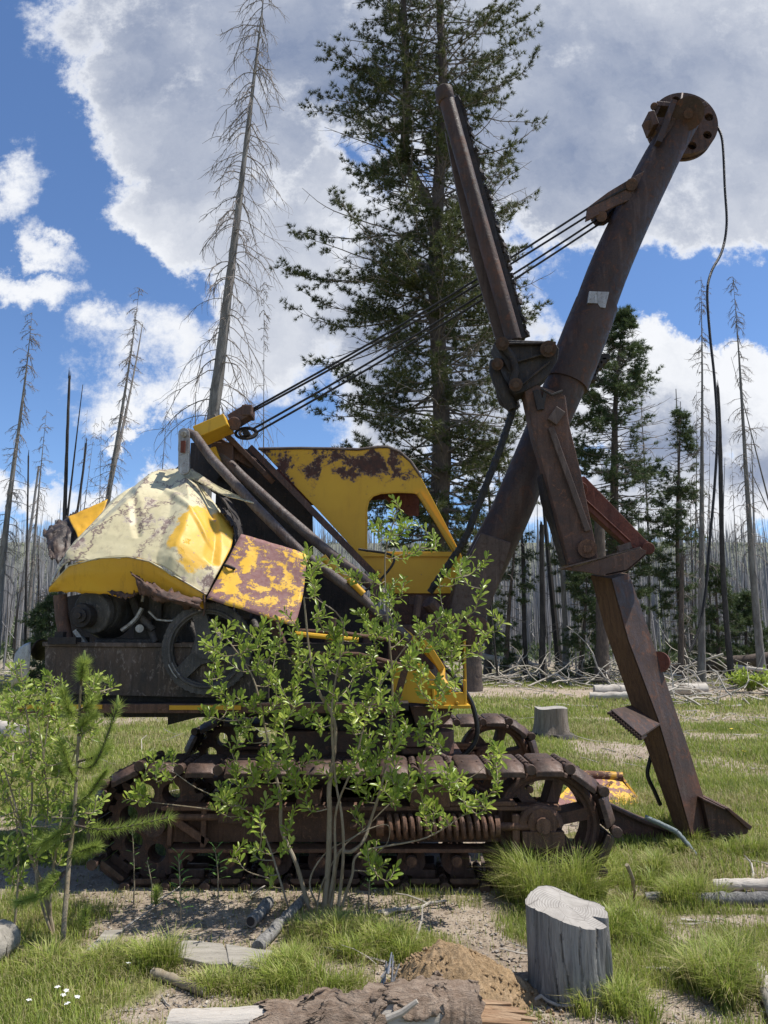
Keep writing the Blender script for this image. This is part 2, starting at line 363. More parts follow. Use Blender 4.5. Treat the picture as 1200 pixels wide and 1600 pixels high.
M['twig'] = wood_mat('dead twig', (.15, .125, .11), (.24, .205, .18), (.07, .06, .055), (3, 3, 3), 3, bump=.2)
M['twig_pale'] = wood_mat('bleached twig', (.27, .24, .20), (.46, .42, .36), (.14, .115, .095), (3, 3, 3), 3, bump=.2)
M['willow_stem'] = wood_mat('willow stem', (.22, .17, .105), (.30, .26, .19), (.12, .075, .05), (5, 5, 2), 4, bump=.3)
M['needle'] = leaf_mat('pine needle', (.052, .070, .027), (.115, .135, .042), (.17, .165, .055), .25, .5)
M['needle_mid'] = leaf_mat('fir needle', (.060, .098, .045), (.115, .155, .06), (.17, .18, .075), .25, .5)
M['needle_young'] = leaf_mat('young pine needle', (.25, .33, .075), (.42, .50, .12), None, .45, .4)
M['candle'] = rust_mat('pine shoot', (.16, .22, .05), (.22, .28, .07), (.30, .33, .12), 20, .6, .3)
M['leaf'] = leaf_mat('willow leaf', (.21, .31, .042), (.37, .46, .075), (.50, .57, .12), .47, .3)
M['leaf_left'] = leaf_mat('pale willow leaf', (.21, .305, .048), (.37, .455, .085), (.50, .56, .13), .47, .3)
M['weed'] = leaf_mat('weed leaf', (.08, .18, .05), (.16, .28, .08), None, .35, .35)
M['grass'] = leaf_mat('grass blade', (.20, .275, .045), (.37, .42, .085), (.46, .44, .17), .35, .5)
M['straw'] = leaf_mat('dry grass', (.32, .28, .13), (.46, .40, .21), (.22, .24, .07), .3, .6)
M['wire'] = rust_mat('greasy wire rope', (.016, .015, .015), (.032, .028, .026), (.05, .04, .035), 30, .5)
M['hose'] = rust_mat('black hose', (.012, .012, .013), (.025, .024, .024), (.04, .04, .04), 12, .45, .2)
M['dirt'] = rust_mat('heaped soil', (.33, .22, .115), (.43, .295, .165), (.52, .39, .25), 16, .95, 1.0)
mr, t, b, co = new_mat('sawn stump face'); xx, yy_, zz_ = t.xyz(co); dd = t.math('ADD', t.math('SQRT', t.math('ADD', t.math('POWER', t.math('SUBTRACT', xx, .02), 2.0), t.math('POWER', yy_, 2.0))), t.math('MULTIPLY', t.noise(co, 7, 4, .6), .035))
rg = t.math('SINE', t.math('MULTIPLY', dd, 520.0)); n_ = t.noise(co, 9, 6, .65)
col = t.mix(t.rng(rg, -.2, 1.0, 0, .45), t.mix(t.rng(n_, .3, .7), (.27, .25, .225), (.40, .375, .34)), (.16, .14, .12)); vr = t.node('ShaderNodeTexVoronoi', feature='DISTANCE_TO_EDGE'); vr.inputs['Scale'].default_value = 9; t.put(vr.inputs['Vector'], t.mapping(co, scale=(1, .5, .2)))
t.put(b.inputs['Base Color'], t.mix(t.rng(vr.outputs['Distance'], .0, .014, .5, 0), col, (.05, .04, .035))); b.inputs['Roughness'].default_value = .85; t.put(b.inputs['Normal'], t.bump(rg, .25, .004)); M['rings'] = mr
M['litter'] = leaf_mat('dry litter', (.20, .15, .10), (.36, .28, .20), (.44, .39, .32), .1, .7)
M['pebble'] = rust_mat('pebble', (.26, .23, .20), (.40, .36, .31), (.50, .45, .40), 14, .9)
M['teal'] = wood_mat('bluish bare branch', (.15, .19, .20), (.23, .27, .27), (.14, .12, .10), (5, 5, 2), 4)
M['petal'] = rust_mat('white petal', (.75, .75, .76), (.82, .82, .82), (.7, .7, .66), 9, .6, .1)
M['petal_y'] = rust_mat('yellow petal', (.75, .55, .04), (.8, .6, .05), (.7, .5, .04), 9, .6, .1)
# ------------------------------------------------------------------ ground
def bare(x, y):
    """0 = full grass, 1 = bare soil"""
    x = np.asarray(x, float); y = np.asarray(y, float)
    X, Y = pxb(x, np.maximum(y, 2.0), 0.0)
    b = np.clip((fbm(x * 1.5 + 4, y * 1.5, 11) - .50) * 5 + .38, 0, 1) * np.clip(1.25 - (y - 5) / 6, .35, 1)
    def spot(cx, cy, rx, ry, k=1.0):
        q = np.sqrt(((x - cx) / rx) ** 2 + ((y - cy) / ry) ** 2) + (fbm(x * 3, y * 3, 4) - .5) * .9
        return np.clip((1.25 - q) * 2.2, 0, 1) * k
    for a in SPOTS: b = np.maximum(b, spot(*a))
    for a in GREENS: b = b * (1 - spot(*a))
    under = np.clip((.35 - np.abs(y - 5.35)) * 5, 0, 1) * ((x > -2.0) & (x < 1.45)); b = np.maximum(b, under)
    road = np.clip(1.3 - np.abs(y - 21.0 - 1.5 * (fbm(x * .2, y * .0, 8) - .5)) / 2.1, 0, 1) * (x > .3); b = np.maximum(b, road * .95)
    b = np.maximum(b, np.clip((y - 24) / 8, 0, .75) * (fbm(x * .5, y * .5, 31) * .8 + .35))
    return np.clip(b, 0, 1)
def sp_(px, py, rx, ry, k=1.0):
    p = GP(px, py); return (p.x, p.y, rx, ry, k)
SPOTS = []; GREENS = []
SPOTS = [sp_(300, 1445, .55, .42), sp_(400, 1480, .25, .22, .8), sp_(250, 1565, .42, .22, 1), sp_(700, 1500, .5, .3), sp_(560, 1415, .55, .16, .8), sp_(380, 1405, 1.0, .2, .9),
         sp_(1050, 1530, .24, .36, 1), sp_(1150, 1385, .35, .45, .8), sp_(960, 1170, .6, 1.2, .9), sp_(1010, 1450, .25, .3, .7), sp_(1150, 1200, .5, .9, .6), sp_(1060, 1190, .3, .6, .6), sp_(1100, 1150, 1.2, .5, .8), sp_(930, 1120, .7, .8, .8), sp_(1160, 1290, .35, .25, .8), sp_(1000, 1390, .3, .12, .8), sp_(1150, 1440, .4, .1, .9), sp_(200, 1130, .6, .5, .8), sp_(780, 1095, 1.5, 1.2, .5), sp_(1090, 1085, 2.8, 1.6, .8), sp_(1120, 1120, 2.6, 1.1, .75), sp_(990, 1205, .35, .8, .6), sp_(240, 1120, 1.6, 1.2, .6), sp_(180, 1475, .2, .25, .8), sp_(345, 1504, .30, .12, 1), sp_(160, 1480, .14, .1, 1), sp_(490, 1440, .5, .2, .7), sp_(280, 1545, .25, .1, .8)]
GREENS = [sp_(1000, 1500, .28, .35), sp_(1110, 1250, 1.2, 1.5, .85), sp_(1020, 1330, .8, .6, .85), sp_(560, 1480, .45, .22, .85), sp_(90, 1550, .5, .28, .75), sp_(820, 1100, 2.5, 3.0, .8), sp_(230, 1140, .9, .9, .8), sp_(950, 1150, .8, .8, .5)]
sx = np.linspace(-5.4, 5.4, 360); gx = 2.4 * np.sinh(sx)
sy = np.linspace(-3.2, 5.6, 420); gy = 3.6 + 2.6 * np.sinh(sy)
GX, GY = np.meshgrid(gx, gy); GZ = hgt(GX, GY) + .02 * (fbm(GX * 5, GY * 5, 3) - .5)
nx = len(gx); ii, jj = np.meshgrid(np.arange(nx - 1), np.arange(len(gy) - 1)); q = (jj * nx + ii).ravel()
m, t, b, co = new_mat('meadow soil')
at = t.node('ShaderNodeAttribute', attribute_name='bare').outputs['Fac']
n1 = t.noise(co, 1.4, 6, .6); n2 = t.noise(co, 9, 7, .65); n3 = t.noise(co, 70, 4, .7)
soil = t.mix(t.rng(n2, .3, .7), (.27, .21, .155), (.43, .355, .275)); soil = t.mix(t.rng(n3, .45, .75, 0, .8), soil, (.46, .40, .33)); soil = t.mix(t.rng(n3, .5, .25, 0, .7), soil, (.09, .07, .05))
soil = t.mix(t.rng(n1, .45, .7, 0, .5), soil, (.17, .12, .085))
turf = t.mix(t.rng(n2, .3, .7), (.10, .13, .03), (.20, .21, .06)); turf = t.mix(t.rng(n1, .4, .65), turf, (.22, .19, .09)); turf = t.mix(t.rng(n3, .5, .25, 0, .6), turf, (.05, .05, .02))
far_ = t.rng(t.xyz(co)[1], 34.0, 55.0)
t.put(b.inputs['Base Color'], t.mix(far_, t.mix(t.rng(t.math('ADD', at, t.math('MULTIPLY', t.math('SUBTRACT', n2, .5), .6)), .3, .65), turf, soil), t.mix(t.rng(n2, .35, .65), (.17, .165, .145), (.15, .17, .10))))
b.inputs['Roughness'].default_value = .95
t.put(b.inputs['Normal'], t.bump(t.math('ADD', n2, t.math('MULTIPLY', n3, .6)), .9, .03))
M['ground'] = m
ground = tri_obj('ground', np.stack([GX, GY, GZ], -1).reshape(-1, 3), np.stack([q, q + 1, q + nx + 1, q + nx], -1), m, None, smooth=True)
ground['kind'] = 'structure'
a = ground.data.attributes.new('bare', 'FLOAT', 'POINT'); a.data.foreach_set('value', bare(GX, GY).ravel().astype(np.float32))

# ------------------------------------------------------------------ the power shovel
R_ = thing('power_shovel', 'abandoned rusty yellow cable power shovel with crushed cream hood and raised boom', 'power shovel', (-.2, 6.4, 0))
# crawler tracks
def build_track():
    x0, x1, y0, y1, zc, R = -1.56, 1.12, 5.08, 5.56, .375, .37
    f = MB()                                            # side frame: a channel with flanges, gussets, boxes
    f.box((-.15, 5.21, .36), (2.55, .03, .22)); f.box((-.15, 5.155, .485), (2.62, .13, .028)); f.box((-.15, 5.155, .225), (2.5, .14, .026))
    f.box((-.15, 5.44, .36), (2.55, .03, .25))
    f.box((-1.18, 5.13, .36), (.035, .06, .24)); f.box((-1.40, 5.13, .36), (.03, .05, .22)); f.beam((-1.42, 5.12, .44), (-1.15, 5.12, .27), .05, .04)
    f.box((.30, 5.17, .57), (.26, .2, .15)); f.box((-.85, 5.22, .56), (.22, .16, .13)); f.box((-.50, 5.22, .545), (.16, .16, .1))
    f.box((.86, 5.11, .32), (.05, .06, .26)); f.box((.55, 5.13, .515), (.62, .09, .03)); f.box((1.0, 5.15, .21), (.62, .1, .05))
    f.tube([(-1.45, 5.1, .43), (-.95, 5.1, .43)], .022, 8); f.box((-1.0, 5.11, .43), (.16, .07, .07))
    fr = f.build('track_frame', M['rust_warm'], R_, bevel=.006)
    sp = MB(); pts = []; L0, L1, turns = .02, .72, 15    # tension spring, its rod and nut
    for i in range(turns * 14 + 1):
        a = 2 * math.pi * i / 14; pts.append((L0 + (L1 - L0) * i / (turns * 14), 5.09 + .066 * math.cos(a), .375 + .066 * math.sin(a)))
    sp.tube(pts, .017, 7); so = sp.build('tension_spring', M['rust_warm'], fr, smooth=True)
    MB().tube([(-.22, 5.09, .375), (1.1, 5.09, .375)], .026, 10).cyl((-.05, 5.09, .375), (.0, 5.09, .375), .06, 12).cyl((.72, 5.09, .375), (.75, 5.09, .375), .07, 12).box((-.13, 5.09, .375), (.07, .07, .09)).build('tension_rod', M['rust_warm'], fr, smooth=True)
    y_ = MB(); y_.tube([(1.02 + .12 * math.cos(a), 5.10, .375 + .11 * math.sin(a)) for a in np.linspace(0, math.pi, 9)], .035, 8); y_.cyl((1.03, 5.06, .40), (1.03, 5.16, .40), .095, 18); y_.cyl((1.03, 5.03, .39), (1.03, 5.06, .39), .05, 12)
    y_.box((1.03, 5.10, .30), (.27, .1, .10)); y_.build('axle_yoke', M['rust_warm'], fr, smooth=True)
    wmb = MB().wheel((1.09, 5.22, .37), .335, .20, 6, .065, .10, .075); wmb.cyl((1.09, 5.14, .37), (1.09, 5.45, .37), .085, 18)
    wmb.wheel((1.16, 5.16, .37), .345, .05, 1, .055, .27, .01, holes=False) if False else None
    wmb.tube([(1.09 + .32 * math.cos(a), 5.20, .37 + .32 * math.sin(a)) for a in np.linspace(0, 2 * math.pi, 41)], .028, 8, cap=False)
    wmb.build('idler_wheel', M['rust'], fr, smooth=True)
    c = Vector((-1.52, 5.24, .37)); P = lambda r, a: (c.x + r * math.cos(a), c.y, c.z + r * math.sin(a))
    s2 = MB(); outer = []
    for k in range(24):
        for da, r in ((-.08, .31), (-.04, .345), (.04, .345), (.08, .31)): outer.append(P(r, 2 * math.pi * k / 24 + da))
    holes = [[(c.x + .20 * math.cos(t0) + .062 * math.cos(q), c.y, c.z + .20 * math.sin(t0) + .062 * math.sin(q)) for q in np.linspace(0, 2 * math.pi, 14, endpoint=False)] for t0 in np.linspace(.25, 2 * math.pi + .25, 7, endpoint=False)]
    s2.plate(outer, (0, .16, 0), holes); s2.cyl((c.x, 5.15, c.z), (c.x, 5.45, c.z), .08, 18); s2.build('drive_sprocket', M['rust'], fr, smooth=True)
    r0 = MB().cyl((-1.0, 5.22, .13), (-1.0, 5.42, .13), .095, 20).cyl((-1.0, 5.13, .15), (-1.0, 5.24, .15), .038, 14).cyl((-1.0, 5.115, .15), (-1.0, 5.135, .15), .022, 10).build('track_roller', M['rust'], fr, smooth=True)
    MB().cyl((-1.0, 5.108, .15), (-1.0, 5.118, .15), .034, 14).build('roller_cap', M['rust_warm'], fr, smooth=True)
    for k in range(1, 7):
        o = r0.copy(); o.location.x += .295 * k; C.objects.link(o)
        o = bpy.data.objects[  'roller_cap'].copy(); o.location.x += .295 * k; C.objects.link(o)
    # one shoe at the origin: local x along the loop, z outward
    s = MB(); n = 9; prof = []
    for i in range(n):
        yy = -.25 + .5 * i / (n - 1); e = max(0, abs(yy) - .19) / .06; prof.append((yy, .026 - .05 * e * e))
    vs = []; fs = []
    for (yy, zz) in prof:
        for xx, dz in ((-.094, -.014), (-.074, .0), (.074, .0), (.094, -.014)): vs.append((xx, yy, zz + dz))
    for (yy, zz) in prof:
        for xx in (-.094, -.074, .074, .094): vs.append((xx, yy, zz - .035))
    for i in range(n - 1):
        for k in range(3):
            a = i * 4 + k; fs.append((a, a + 1, a + 5, a + 4)); a += n * 4; fs.append((a, a + 4, a + 5, a + 1))
    for i in range(n - 1):
        for k in (0, 3): a = i * 4 + k; fs.append((a, a + 4, a + 4 + n * 4, a + n * 4))
    for i in (0, n - 1):
        for k in range(3): a = i * 4 + k; fs.append((a, a + 1, a + 1 + n * 4, a + n * 4))
    s.add(vs, fs)
    for yy in (-.205, -.05, .03, .11, .19): s.tube([(.128, yy - .026, -.006), (.128, yy + .026, -.006)], .030, 8)
    s.tube([(.128, -.27, -.006), (.128, .25, -.006)], .016, 8); s.cyl((.128, -.275, -.006), (.128, -.245, -.006), .036, 10)
    for yy in (-.06, .06): s.box((0, yy, -.035), (.16, .04, .05))
    for xx in (-.05, .05): s.cyl((xx, -.12, .02), (xx, -.12, .033), .012, 6)
    def path(u):                                        # loop: over the top, round the idler, under, round the sprocket
        a = x1 - x0; tot = 2 * a + 2 * math.pi * R; u = (u % 1) * tot
        if u < a: return x0 + u, zc + R - .018 * math.sin(math.pi * u / a), 0
        u -= a
        if u < math.pi * R: t_ = u / R; return x1 + R * math.sin(t_), zc + R * math.cos(t_), t_
        u -= math.pi * R
        if u < a: return x1 - u, zc - R, math.pi
        u -= a; t_ = u / R; return x0 - R * math.sin(t_), zc - R * math.cos(t_), math.pi + t_
    first = None; N = 30
    for k in range(N):
        x, z, an = path((k + .35) / N)
        if first is None:
            ORG['tmp'] = Vector((0, 0, 0)); first = s.build('track_shoe', M['pad'], None, origin=(0, 0, 0), smooth=True, bevel=.004); o = first
            C.objects.unlink(first); C.objects.link(first)
        else: o = first.copy(); C.objects.link(o)
        o.parent = fr; o.location = Vector((x, (y0 + y1) / 2, z)) - R_.location; o.rotation_euler = (0, an, 0)
    return fr
track = build_track()
far = track.copy(); C.objects.link(far); far.location = (0, 2.37, .04)
for ch in list(track.children):
    c_ = ch.copy(); C.objects.link(c_); c_.parent = far

# car body between the tracks, turntable
cb = MB(); cb.box((-.15, 6.45, .55), (1.5, 2.0, .34)); cb.box((-.2, 6.45, .80), (1.2, 1.5, .2)); cb.beam((.30, 5.85, .80), (.62, 5.85, .62), .06, .7); cb.box((.28, 5.9, .77), (.3, .6, .05)); cb.cyl((.2, 5.75, .80), (.2, 5.75, .90), .18, 20)
cb.box((-.15, 5.75, .6), (.5, .6, .3))
cb.build('car_body', M['rust'], R_, bevel=.012)
tt = MB(); tt.tube([(-.25, 6.45, .86), (-.25, 6.45, 1.06)], .72, 40); tt.tube([(-.25, 6.45, .93), (-.25, 6.45, 1.0)], .80, 60, jit=.02)
tt.build('turntable', M['black'], R_)
# deck
z0 = 1.075
dk = MB(); dk.box((-1.2, 6.45, z0 + .03), (2.75, 2.15, .05)); dk.box((-.9, 6.2, z0 - .05), (2.7, .14, .14)); dk.box((-.9, 6.9, z0 - .05), (2.7, .14, .14))
dk.plate(PX([(262, 1112), (342, 1112), (262, 1133)], 5.6), (0, .03, 0)); dk.build('deck', M['black'], R_)
sill = MB(); sill.box((-1.27, 5.345, z0 + .022), (2.75, .03, .062))
for px in (355, 393, 250, 180): sill.cyl(W(px, 1107, 5.34), W(px, 1107, 5.325), .012, 8)
se = sill.build('deck_edge', M['rust_warm'], R_, bevel=.006)
ye = MB().box((-2.28, 5.326, z0 + .035), (.62, .012, .03)).box((-1.25, 5.325, z0 + .03), (.5, .01, .03)).build('yellow_edging', M['yellow_sound'], se)
# skirt plate, tail, post
sk = MB(); sk.plate(PX([(70, 1010), (333, 1012), (420, 1030), (420, 1092), (70, 1084)], 5.42), (0, .03, 0)); sk.plate(PX([(66, 1003), (335, 1005), (335, 1012), (66, 1010)], 5.40), (0, .3, 0))
sk.build('skirt_plate', M['skirt'], R_, bevel=.004)
cw = MB(); cw.box((-1.15, 6.3, 1.32), (2.2, 1.6, .45)); cw.plate(PX([(90, 935), (480, 860), (600, 960), (620, 1090), (90, 1090)], 7.35), (0, .05, 0)); cw.build('machinery_base', M['black'], R_)
MB().tube([W(94, 930, 5.5), W(97, 965, 5.5), W(104, 1000, 5.5)], .05, 10, sq=None).build('corner_post', M['rust'], R_, smooth=True)
MB().box(W(108, 1001, 5.5), (.2, .25, .05)).box(W(96, 997, 5.45), (.06, .1, .09)).build('post_foot', M['black'], R_)
fl = sheet('flared_tail_plate', [[(76, 1002, 5.6), (66, 999, 5.5), (55, 1004, 5.45), (47, 1020, 5.45)], [(78, 1012, 5.9), (68, 1010, 5.85), (60, 1016, 5.8), (54, 1030, 5.8)], [(78, 1030, 6.2), (72, 1030, 6.2), (68, 1030, 6.2), (64, 1032, 6.2)]], 16, 10, M['black'], R_)
sheet('curved_fender', [[(48, 1003, 5.45), (47, 1030, 5.43), (44, 1062, 5.45)], [(36, 1008, 5.6), (33, 1036, 5.55), (32, 1065, 5.6)], [(28, 1016, 5.9), (22, 1040, 5.85), (22, 1070, 5.9)], [(24, 1022, 6.3), (18, 1050, 6.3), (18, 1075, 6.3)]], 14, 14, M['chrome'], R_, .01)
# engine
en = MB(); en.box((-1.55, 6.1, 1.78), (.75, .7, .5)); en.box((-1.1, 6.2, 1.85), (.5, .6, .62)); en.box((-1.62, 5.9, 1.95), (.3, .25, .2)); 
for k in range(5): en.box((-1.75 + .17 * k, 5.74, 1.83), (.1, .1, .22))
for k in range(6): en.tube([(-1.8 + .16 * k, 5.72, 1.72), (-1.76 + .16 * k, 5.62, 1.66), (-1.7 + .16 * k, 5.6, 1.55)], .028, 8)
en.tube([W(205, 930, 5.7), W(215, 960, 5.6), W(240, 985, 5.6)], .03, 8); en.tube([W(150, 1003, 5.7), W(240, 1002, 5.7)], .03, 8)
eo = en.build('engine', M['grey_iron'], R_, bevel=.015)
fan = MB(); c0 = W(152, 955, 5.55); fan.tube([c0 + Vector((0, .0, 0)), c0 + Vector((.0, .25, 0))], [.16, .21], 22); fan.tube([c0 + Vector((-.02, -.06, -.01)), c0], .16, 22); fan.build('flywheel_housing', M['grey_iron'], eo, smooth=True, bevel=.01)
c1 = W(126, 962, 5.42); MB().cyl(c1, c1 + Vector((.05, .2, 0)), .085, 20).cyl(c1 + Vector((0, -.03, 0)), c1, .05, 16).cyl(c1 + Vector((0, -.06, 0)), c1, .022, 12).tube([c1 + Vector((.075 * math.cos(a), .03, .075 * math.sin(a))) for a in np.linspace(0, 6.283, 19)], .018, 6).build('crank_hub', M['black'], eo, smooth=True)
MB().beam(W(118, 985, 5.5), W(135, 1008, 5.5), .03, .05).build('engine_bracket', M['chrome'], eo); MB().beam(W(128, 942, 5.55), W(143, 930, 5.55), .03, .04).build('engine_bracket', M['chrome'], eo)
tb = MB(); tb.tube(PX([(232, 955, ), (245, 968), (262, 970), (300, 968)], 5.6), .01, 6); tb.tube(PX([(190, 985), (204, 975), (214, 965), (222, 950)], 5.55), .018, 6); tb.tube(PX([(222, 940), (224, 930), (232, 925)], 5.6), .012, 6); tb.cyl(W(218, 982, 5.52), W(218, 982, 5.6), .03, 12); tb.build('fuel_pipe', M['chrome'], eo, smooth=True)
# big gear wheel with three windows
gw = MB(); cg = W(323, 1013, 5.37); n = 90; R0 = .318
outer = [(cg.x + (R0 + (.008 if k % 2 else 0)) * math.cos(2 * math.pi * k / n), cg.y, cg.z + (R0 + (.008 if k % 2 else 0)) * math.sin(2 * math.pi * k / n)) for k in range(n)]
hs = []
for k in range(3):
    a0 = math.radians(105 + 120 * k + 12); a1 = math.radians(105 + 120 * (k + 1) - 12)
    hs.append([(cg.x + r * math.cos(a), cg.y, cg.z + r * math.sin(a)) for r, a in [(.245, a0 + (a1 - a0) * i / 8) for i in range(9)] + [(.12, a1 - .25), (.10, (a0 + a1) / 2), (.12, a0 + .25)]])
gw.plate(outer, (0, .07, 0), hs); gw.cyl(cg + Vector((0, -.03, 0)), cg + Vector((0, .2, 0)), .075, 20)
gw.tube([(cg.x + .268 * math.cos(a), cg.y - .008, cg.z + .268 * math.sin(a)) for a in np.linspace(0, 2 * math.pi, 49)], .012, 6, cap=False)
gw.build('gear_wheel', M['grey_iron'], R_, smooth=True)
bd = MB()
for k, r in ((0, .285), (1, .262)): bd.tube([(cg.x + r * math.cos(a), cg.y - .012, cg.z + r * math.sin(a)) for a in np.linspace(math.radians(203), math.radians(226), 8)], .007, 6)
bd.build('bright_brake_band', M['chrome'], bpy.data.objects['gear_wheel'])
# winch drums and gears in the dark middle
wd = MB()
for (px, py, D, r) in ((450, 960, 6.1, .26), (540, 1010, 6.1, .28), (390, 1050, 6.0, .2)):
    c_ = W(px, py, D); wd.cyl(c_, c_ + Vector((0, .7, 0)), r * .7, 24); wd.cyl(c_ + Vector((0, -.03, 0)), c_ + Vector((0, .03, 0)), r, 32); wd.cyl(c_ + Vector((0, .66, 0)), c_ + Vector((0, .72, 0)), r, 32); wd.cyl(c_ + Vector((0, -.2, 0)), c_, .05, 14)
wd.build('winch_drum', M['black'], R_, smooth=True)
md = MB()
md.beam(W(420, 955, 5.6), W(470, 1085, 5.6), .07, .1); md.beam(W(520, 965, 5.6), W(500, 1085, 5.6), .06, .1); md.beam(W(380, 1030, 5.7), W(620, 1040, 5.7), .05, .08); md.beam(W(420, 1080, 5.55), W(600, 1085, 5.55), .08, .08)
md.beam(W(590, 905, 5.9), W(560, 1090, 5.8), .07, .09); md.box(W(640, 1010, 6.1), (.36, .5, .34))
md.build('winch_frame', M['rust'], R_, bevel=.008)
MB().tube([W(463, 985, 5.5), W(530, 988, 5.5), W(610, 1000, 5.6), W(640, 1015, 5.6)], .014, 8).tube([W(455, 1020, 5.5), W(560, 1022, 5.5), W(650, 1045, 5.5)], .016, 8).build('control_rod', M['rust_warm'], R_, smooth=True)
MB().tube([W(461, 990, 5.35), W(500, 994, 5.35), W(560, 1000, 5.38)], .018, 8).build('yellow_handrail', M['yellow_sound'], R_, smooth=True)
ls = MB(); ls.plate(PX([(604, 1130), (616, 1128), (640, 1040), (630, 1036)], 5.35), (0, .03, 0)); ls.plate(PX([(630, 1036), (640, 1040), (642, 1005), (632, 1003)], 5.36), (0, .03, 0)); ls.build('slanting_strut', M['rust_warm'], R_)
MB().tube([W(504, 870, 5.9), W(512, 880, 5.9), W(565, 925, 5.9)], .03, 10).tube([W(545, 905, 5.7), W(568, 928, 5.7)], .025, 10).build('yellow_tube', M['yellow_sound'], R_, smooth=True)
# hood: bleached crumpled sheet, its rolled yellow side, torn corner
hood = sheet('hood', [
    [(77, 917, 5.42), (108, 884, 5.36), (154, 872, 5.33), (200, 870, 5.32), (233, 877, 5.31), (267, 896, 5.3), (323, 929, 5.3)],
    [(92, 882, 5.56), (124, 852, 5.54), (168, 838, 5.52), (213, 832, 5.5), (252, 838, 5.46), (292, 858, 5.42), (342, 892, 5.42)],
    [(113, 850, 5.86), (148, 818, 5.84), (193, 795, 5.82), (231, 786, 5.80), (270, 790, 5.74), (314, 812, 5.66), (360, 858, 5.62)],
    [(140, 824, 6.25), (168, 792, 6.25), (201, 766, 6.28), (234, 752, 6.3), (271, 746, 6.3), (312, 764, 6.1), (366, 830, 5.85)],
    [(150, 815, 6.5), (176, 782, 6.5), (206, 762, 6.55), (238, 754, 6.6), (276, 752, 6.6), (318, 768, 6.3), (368, 838, 6.0)]], 150, 110, M['cream'], R_, .022, 2, creases=((.62, .88, .14, .08, .06, .14), (.72, .95, .82, .08, .055, .12), (.42, .95, .0, .28, -.03, .05), (.62, .6, .90, .40, .02, .03), (.36, .62, .52, .22, -.016, .035), (.85, .8, .95, .3, -.03, .04)))
m_ = M['cream'].copy(); m_.name = 'hood skin'; M['hood'] = m_; hood.data.materials[0] = m_
t = NT(m_.node_tree); bb = t.n['Principled BSDF']; src = bb.inputs['Base Color'].links[0].from_socket
co = t.node('ShaderNodeTexCoord').outputs['Object']
pc = W(322, 838, 5.6) - R_.location                      # bare yellow patch on the front shoulder
dn = t.node('ShaderNodeVectorMath', operation='DISTANCE'); t.put(dn.inputs[0], t.mapping(co, scale=(1.25, .6, .85))); dn.inputs[1].default_value = (pc.x * 1.25, pc.y * .6, pc.z * .85)
yk = t.rng(t.math('ADD', dn.outputs['Value'], t.math('MULTIPLY', t.math('SUBTRACT', t.noise(co, 7, 7, .65), .5), .42)), .31, .26)
t.put(bb.inputs['Base Color'], t.mix(yk, src, t.mix(t.rng(t.noise(co, 24, 5, .6), .62, .66), (.66, .39, .05), (.30, .22, .19))))
side = sheet('hood_side', [
    [(77, 917, 5.42), (108, 885, 5.355), (154, 873, 5.325), (200, 871, 5.31), (233, 878, 5.3), (267, 897, 5.29), (321, 929, 5.29)],
    [(76, 923, 5.44), (106, 902, 5.36), (152, 896, 5.34), (200, 895, 5.33), (233, 900, 5.32), (267, 914, 5.31), (320, 942, 5.3)],
    [(79, 925, 5.5), (110, 925, 5.40), (152, 928, 5.38), (200, 932, 5.37), (226, 926, 5.37), (266, 938, 5.36), (319, 952, 5.34)]], 50, 12, M['yellow_sound'], hood, .012, 5, ragged=.02)
tr = MB()
tr.tube([W(77, 917, 5.42), W(108, 884, 5.35), W(154, 872, 5.32), W(200, 870, 5.305), W(233, 877, 5.295), W(267, 896, 5.285), W(322, 929, 5.285)], .006, 6); tr.build('rolled_edge', M['cream'], hood, smooth=True)
sheet('torn_strip', [[(204, 893, 5.30), (235, 912, 5.29), (268, 925, 5.27), (319, 936, 5.28)], [(212, 905, 5.25), (240, 924, 5.22), (275, 938, 5.2), (312, 944, 5.24)], [(218, 926, 5.27), (235, 933, 5.25), (270, 942, 5.25), (318, 955, 5.28)]], 40, 12, M['rust'], hood, .05, 8, ragged=.05)
sheet('torn_hanging_strip', [[(168, 922, 5.35), (200, 927, 5.36), (215, 926, 5.36)], [(176, 930, 5.33), (200, 934, 5.34), (214, 930, 5.36)]], 20, 5, M['rust'], hood, .03, 2, ragged=.04)
MB().tube([W(318, 930, 5.28), W(320, 948, 5.28), W(318, 962, 5.29)], .008, 6).build('hanging_strap', M['rust'], hood)
sheet('torn_corner', [[(69, 833, 6.3), (88, 818, 6.4), (106, 806, 6.5), (130, 796, 6.55), (168, 781, 6.6)], [(76, 850, 6.15), (92, 838, 6.2), (112, 826, 6.3), (134, 818, 6.4), (160, 806, 6.5)], [(80, 874, 6.0), (92, 876, 5.95), (105, 864, 6.05), (128, 842, 6.2), (152, 822, 6.4)]], 40, 22, M['skirt'], hood, .09, 4, ragged=.06)
sheet('yellow_back_panel', [[(106, 808, 6.42), (130, 797, 6.46), (168, 781, 6.5)], [(116, 826, 6.24), (136, 818, 6.3), (160, 804, 6.4)], [(124, 848, 6.05), (138, 836, 6.15), (156, 818, 6.3)]], 20, 12, M['yellow_sound'], hood, .03, 6)
sheet('ridge_flap', [[(228, 748, 6.3), (232, 742, 6.35), (240, 739, 6.4), (250, 752, 6.35)], [(222, 764, 6.2), (236, 758, 6.25), (246, 756, 6.3), (266, 750, 6.3)]], 16, 8, M['black'], hood, .05, 3)
sheet('bent_strip', [[(276, 738, 6.3), (298, 733, 6.25), (340, 758, 6.05), (397, 786, 5.75)], [(271, 744, 6.2), (300, 748, 6.1), (345, 772, 5.95), (396, 787, 5.72)]], 40, 8, M['cream'], hood, .03, 7)
